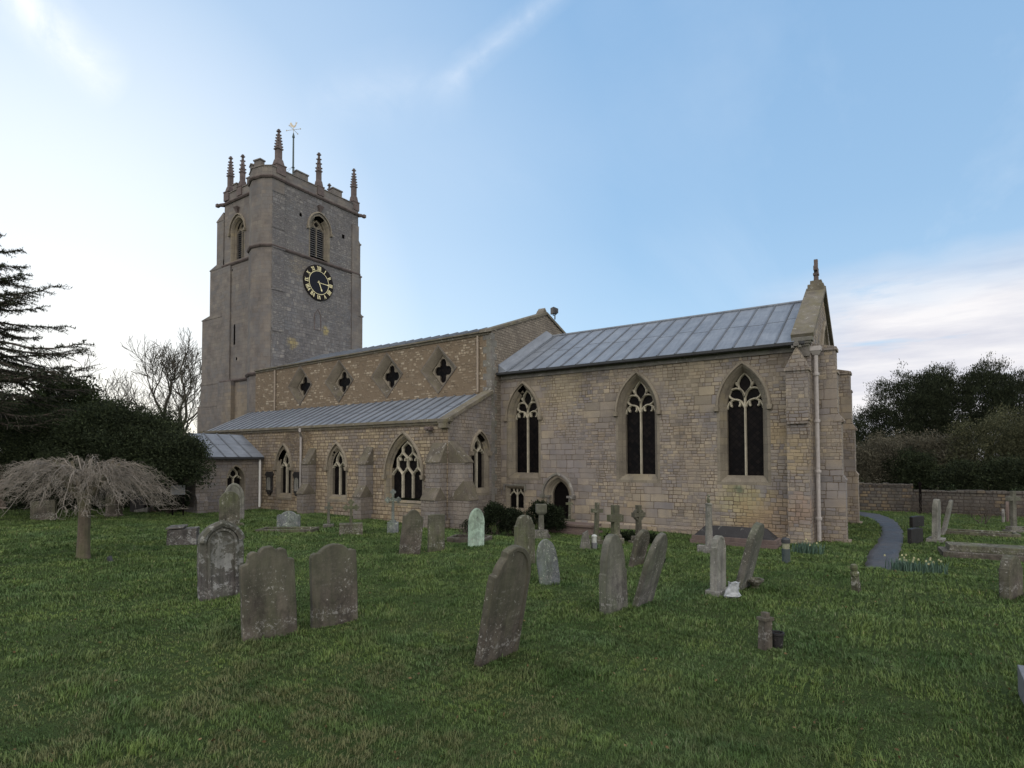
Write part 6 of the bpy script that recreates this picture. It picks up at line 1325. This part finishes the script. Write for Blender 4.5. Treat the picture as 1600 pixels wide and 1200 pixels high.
# cedar at the left edge
def cedar():
    o = empty('cedar', (-29.6,-13.3,0), 0, 'large dark cedar reaching in from the left edge with drooping layered branches', 'tree')
    rr = random.Random(90); mb = MB(); H = 13.2; tr = [(.06*math.sin(k), .05*math.cos(k*2), H*k/9-.2) for k in range(10)]; mb.tube(tr, [.34*(1-.095*k) for k in range(10)], 9); mb.build('trunk', BARK, o)
    bm_ = MB(); C = []; A = []
    for i in range(185):
        z = 3.9+8.7*rr.random()**1.15; a = rr.uniform(0, 6.28); L = (4.9 if z < 7 else 4.9*(13.2-z)/6.2)*rr.uniform(.55,1.08); L *= .80+.2*S_(z/4)
        d = Vector((math.cos(a), math.sin(a), rr.uniform(.15,.6))); p = Vector((0,0,z)); Q = [p.copy()]; n = 9
        for j in range(n):
            d = (d+Vector((rr.uniform(-.16,.16), rr.uniform(-.16,.16), (-.11 if j < 5 else .10)+rr.uniform(-.09,.09)))).normalized(); p = p+d*L/n; Q.append(p.copy())
        bm_.tube([tuple(q) for q in Q], [.075*(1-.095*j) for j in range(n+1)], 4, cap=False)
        for j in range(2, n+1):
            for s in (-1, 1):
                for rep in range(3):
                    b = Q[j].lerp(Q[j-1], rr.random()); t = (Q[j]-Q[j-1]).normalized(); sd_ = t.cross(Vector((0,0,1))).normalized()*s; tl = L*.23*rr.uniform(.5,1.1)*(1.15-.06*j)
                    dd = (t*.8+sd_*rr.uniform(.6,1.2)+Vector((0,0,rr.uniform(-.35,.15)))).normalized(); T_ = [b+dd*tl*k/3+Vector((0,0,-.05*k*k*tl*.3)) for k in range(4)]
                    bm_.tube([tuple(q) for q in T_], [.016,.013,.010,.006], 3, cap=False)
                    m_ = int(9+tl*15)
                    for k in range(m_):
                        f = (k+rr.random())/m_; e = b+dd*tl*f+Vector((rr.gauss(0,.035), rr.gauss(0,.035), rr.gauss(0,.03)-.05*f*f*9*tl*.3)); C.append(e); A.append(Vector((rr.gauss(0,.4), rr.gauss(0,.4), .9)))
    bm_.build('branches', TWIG, o, recalc=False)
    leaves('foliage', [tuple(c) for c in C], .13, .18, CYP, o, [tuple(a_) for a_ in A], .7, 91)
cedar()
# bare trees
def bare(lab, base, H, seed, spread, r0, forks, lean=0, twigr=.011, levels=6):
    rr = random.Random(seed); mb = MB(); cnt = [0]
    def go(p, d, L, r_, lv):
        n = 4; Q = [p]; q = d.copy()
        for j in range(n):
            q = (q+Vector((rr.uniform(-.2,.2), rr.uniform(-.2,.2), rr.uniform(-.05,.16)))*(1 if lv < levels else .4)).normalized(); Q.append(Q[-1]+q*L/n)
        r2_ = max(twigr*.7, r_*.68); mb.tube([tuple(v) for v in Q], [r_+(r2_-r_)*j/n for j in range(n+1)], 7 if lv >= levels-1 else (4 if lv > 2 else 3), cap=False); cnt[0] += 1
        if lv <= 0: return
        k = 3 if (lv >= 2) else 3
        for i in range(k):
            a = rr.uniform(0, 6.28); s = q.orthogonal().normalized(); s.rotate(Matrix.Rotation(a+i*2.1, 3, q)); sp_ = rr.uniform(.45,.95)*spread
            start = Q[-1] if i < 2 else Q[rr.randint(1,3)]
            go(start, (q+s*sp_+Vector((0,0,.05))).normalized(), L*rr.uniform(.66,.86), r2_*(.95 if i == 0 else .7), lv-1)
    o = empty('bare_tree', (*base, 0), 0, lab, 'tree', 'leafless trees behind the yews')
    go(Vector((0,0,-.2)), Vector((lean,.0,1)).normalized(), H*forks, r0, levels)
    m0 = mb.build('trunk_and_boughs', BARK, o, recalc=False); return cnt[0]
bare('tall leafless tree with a fan-shaped crown just left of the tower', (-49.6,4.4), 13.6, 5, .80, .36, .27, -.02, levels=7, twigr=.021)
bare('smaller leafless tree rising above the ivy-clad tree', (-47.0,-1.8), 10.6, 12, .85, .22, .29, 0, levels=6, twigr=.02)
bare('thin leafless tree partly hidden between tall tree and tower', (-52,9), 11.5, 23, .75, .24, .28, .1, levels=6, twigr=.014)
# weeping tree
def weeping():
    o = empty('weeping_tree', (-15.58,-13.69,G(-15.58,-13.69)), 0, 'leafless weeping tree with an umbrella of arching pinkish twigs on the left lawn', 'tree')
    rr = random.Random(17); mb = MB(); mb.tube([(0,0,-.2),(.0,0,.1),(.02,0,.6),(-.02,.02,1.1),(0,0,1.45)], [.18,.135,.12,.12,.15], 12)
    for k in range(9):
        a = k*.7+rr.random(); d = rr.uniform(.3,.6); mb.tube([(0,0,1.3),(d*.45*math.cos(a),d*.45*math.sin(a),1.55),(d*.8*math.cos(a),d*.8*math.sin(a),1.85),(d*1.3*math.cos(a),d*1.3*math.sin(a),2.05+rr.uniform(-.05,.2))], [.09,.06,.045,.03], 6)
    mb.build('trunk', plain_stone('smooth_bark', (.12,.10,.075), None, 0, (.09,.10,.05), dark=.6, bstr=.8), o, smooth=False)
    mb = MB()
    def arc(p, a, reach, rise, drop, r_, lv):
        n = 9; Q = []; wob = rr.uniform(-.6,.6)
        for j in range(n+1):
            t = j/n; rad = reach*(t**.85); aa = a+wob*t*t*.5; Q.append(Vector((p[0]+rad*math.cos(aa)+rr.gauss(0,.014), p[1]+rad*math.sin(aa)+rr.gauss(0,.014), max(1.10, p[2]+rise*math.sin(min(1,t*2.2)*math.pi/2)-drop*t**1.7+rr.gauss(0,.014)))))
        mb.tube([tuple(q) for q in Q], [r_*(1-.085*j) for j in range(n+1)], 3 if lv else 4, cap=False)
        if lv < 2:
            for k in range(10 if lv == 0 else 4):
                j = rr.randint(2 if lv == 0 else 1, n-1); q = Q[j]; arc(tuple(q), a+rr.uniform(-.8,.8), (reach*.45 if lv == 0 else reach*.5)*rr.uniform(.6,1.1), rr.uniform(-.02,.10), rr.uniform(.10,.42)*(1 if lv == 0 else .6), r_*.5, lv+1)
    for i in range(64):
        a = i*2.39996+rr.uniform(-.2,.2); d = rr.uniform(.1,.5); reach = rr.uniform(.6,1.45)
        arc((d*math.cos(a), d*math.sin(a), 1.70+rr.uniform(-.05,.30)), a, reach, rr.uniform(.28,.55), .25+reach*rr.uniform(.45,.85), .015, 0)
    mb.build('hanging_twigs', WEEP, o, recalc=False)
weeping()
# ------------------------------------------------------------ grass: single blades, finer and denser near the viewpoint
def grass():
    r = np.random.default_rng(3); N_ = 1000000
    u = r.random(N_); k = 1.35; r0, r1 = 2.0, 34.0
    rad = (r0**(2-k)+u*(r1**(2-k)-r0**(2-k)))**(1/(2-k)) if k != 2 else r0*(r1/r0)**u
    ad = r.uniform(-50, 50, N_); wide = r.random(N_) < .13; ad[wide] = np.sign(ad[wide])*r.uniform(48, 84, wide.sum()); az = YAW+np.radians(ad); x = rad*np.sin(az); y = -19.211+rad*np.cos(az)
    # tufts: pull blades towards jittered tuft centres
    cs = .16; cxg, cyg = np.floor(x/cs), np.floor(y/cs)
    jx = vnoise(cxg*1.7+.5, cyg*2.3+.5, 31); jy = vnoise(cxg*2.9+.5, cyg*1.3+.5, 32); pull = .35*vnoise(cxg+.5, cyg+.5, 33)
    x = x*(1-pull)+((cxg+jx)*cs)*pull; y = y*(1-pull)+((cyg+jy)*cs)*pull
    P = np.array([(a, b, c) for a, b, c in PATH]); dmin = np.full(N_, 9.)
    for i in range(len(P)-1):
        a, b = P[i,:2], P[i+1,:2]; ab = b-a; t = np.clip(((x-a[0])*ab[0]+(y-a[1])*ab[1])/(ab@ab), 0, 1); d = np.hypot(x-a[0]-t*ab[0], y-a[1]-t*ab[1])-P[i,2]/2; dmin = np.minimum(dmin, d)
    ok = dmin > r.uniform(-.07, .03, N_)
    ok &= ~((x > -13.6) & (x < -2.1) & (y > -.02) & (y < 7.4)); ok &= ~((x > -30.4) & (x < -13.4) & (y > -3.4)); ok &= ~((x > -28.3) & (x < -24.7) & (y > -6.6) & (y < -3)); ok &= (y < 13.0)
    clump = vnoise(x*2.2, y*2.2, 7)*.6+vnoise(x*6, y*6, 8)*.4; bare_ = vnoise(x*.8+3, y*.8, 9)
    ok &= (r.random(N_) < np.clip(.45+clump*1.1, 0, 1))
    x, y, rad, clump, bare_ = x[ok], y[ok], rad[ok], clump[ok], bare_[ok]; n = len(x); z = gz(x, y)
    sc_ = np.clip(rad/4.5, .62, 4.2)
    h = (.014+.070*clump**2.1)*r.uniform(.55,1.35,n)*np.clip(sc_**.2, .85, 1.4); tall = r.random(n) < .03; h[tall] *= 1.5
    wd = .0024*sc_**.95*r.uniform(.7,1.3,n); a = r.uniform(0, 2*np.pi, n); wind = vnoise(x*.9, y*.9, 12)*6.28
    lx, ly = np.cos(a)*.9+np.cos(wind)*.25, np.sin(a)*.9+np.sin(wind)*.25; ln = h*r.uniform(.2,1.3,n)
    px, py = -np.sin(a)*wd, np.cos(a)*wd
    b0 = np.stack([x-px, y-py, z-.015], 1); b1 = np.stack([x+px, y+py, z-.015], 1)
    m0 = np.stack([x-px*.75+lx*ln*.4, y-py*.75+ly*ln*.4, z+h*.62], 1); m1 = np.stack([x+px*.75+lx*ln*.4, y+py*.75+ly*ln*.4, z+h*.62], 1)
    tp = np.stack([x+lx*ln, y+ly*ln, z+h*np.where(ln > h*.8, .85, 1.)], 1)
    V = np.stack([b0,b1,m1,m0,tp], 1).reshape(-1,3)
    base = np.arange(n)*5; L4 = np.stack([base, base+1, base+2, base+3], 1); L3 = np.stack([base+3, base+2, base+4], 1)
    loops = np.concatenate([L4, L3], 1).reshape(-1); ls = np.stack([np.arange(n)*7, np.arange(n)*7+4], 1).reshape(-1); lt = np.tile([4,3], n)
    me = bpy.data.meshes.new('grass'); me.vertices.add(n*5); me.vertices.foreach_set('co', V.reshape(-1).astype(np.float32)); me.loops.add(n*7); me.loops.foreach_set('vertex_index', loops.astype(np.int32))
    me.polygons.add(n*2); me.polygons.foreach_set('loop_start', ls.astype(np.int32)); me.polygons.foreach_set('loop_total', lt.astype(np.int32)); me.update(calc_edges=True)
    m, t, b = new_mat('grass_blades'); g_ = N(t, 'ShaderNodeNewGeometry'); P_ = g_.outputs['Position']; rnd = g_.outputs['Random Per Island']
    c = ramp(t, rnd, [(0, (.064,.104,.031)), (.6, (.083,.128,.042)), (.93, (.104,.15,.057)), (1, (.16,.16,.09))])
    patch = ramp(t, noise(t, P_, 1.1, 5, .6, .3), [(.34, (.55,.66,.60)), (.5, (1,1,1)), (.66, (1.28,1.22,1.05))]); c = mixc(t, 1., c, patch, 'MULTIPLY')
    blue = ramp(t, noise(t, mapping(t, P_, (1,1,1), (0,0,0), (5,9,0)), .7, 4, .6), [(.52, (0,0,0)), (.68, (1,1,1))]); c = mixc(t, math_(t, 'MULTIPLY', blue, .35), c, mixc(t, 1., c, (1.1,1.25,1.9), 'MULTIPLY'))
    # dead straw patches, mostly at the near left where the ground is worn
    dd = N(t, 'ShaderNodeVectorMath', operation='DISTANCE'); t.links.new(P_, dd.inputs[0]); dd.inputs[1].default_value = (-4.0,-17.0,.2)
    straw = math_(t, 'MULTIPLY', ramp(t, noise(t, P_, 2.0, 4, .6, .4), [(.46, (0,0,0)), (.58, (1,1,1))]), ramp(t, math_(t, 'DIVIDE', dd.outputs['Value'], 5.0), [(.2, (1,1,1)), (1., (.10,.10,.10))]))
    c = mixc(t, 1., c, ramp(t, noise(t, P_, 3.6, 4, .6), [(.34, (.76,.80,.78)), (.5, (1.08,1.08,1.08)), (.66, (1.28,1.25,1.18))]), 'MULTIPLY')
    c = mixc(t, math_(t, 'MULTIPLY', straw, .5), c, (.17,.14,.085))
    t.links.new(c, b.inputs['Base Color']); b.inputs['Roughness'].default_value = .75; b.inputs['Specular IOR Level'].default_value = .15
    me.materials.append(m); o = bpy.data.objects.new('grass', me); col.objects.link(o); props(o, 'short rough green grass covering the churchyard', 'grass', kind='stuff'); return n
grass()

def litter():
    r = np.random.default_rng(44); n = 900; rad = 2.2*(20/2.2)**r.random(n); az = YAW+np.radians(r.uniform(-48, 48, n)); x = rad*np.sin(az); y = -19.211+rad*np.cos(az)
    k = (y < -4.5) | (x > -.1); x, y = x[k], y[k]; z = gz(x, y)+.02+.02*r.random(len(x)); C = np.stack([x, y, z], 1)
    o = leaves('fallen_leaves', C, .034, .6, leaf_mat('dead_leaf', (.07,.045,.022), (.17,.12,.06)), None, np.stack([r.normal(size=len(x)), r.normal(size=len(x)), r.normal(size=len(x))*.25], 1), .1, 45)
    props(o, 'small brown dead leaves scattered through the turf', 'leaves', kind='stuff')
litter()
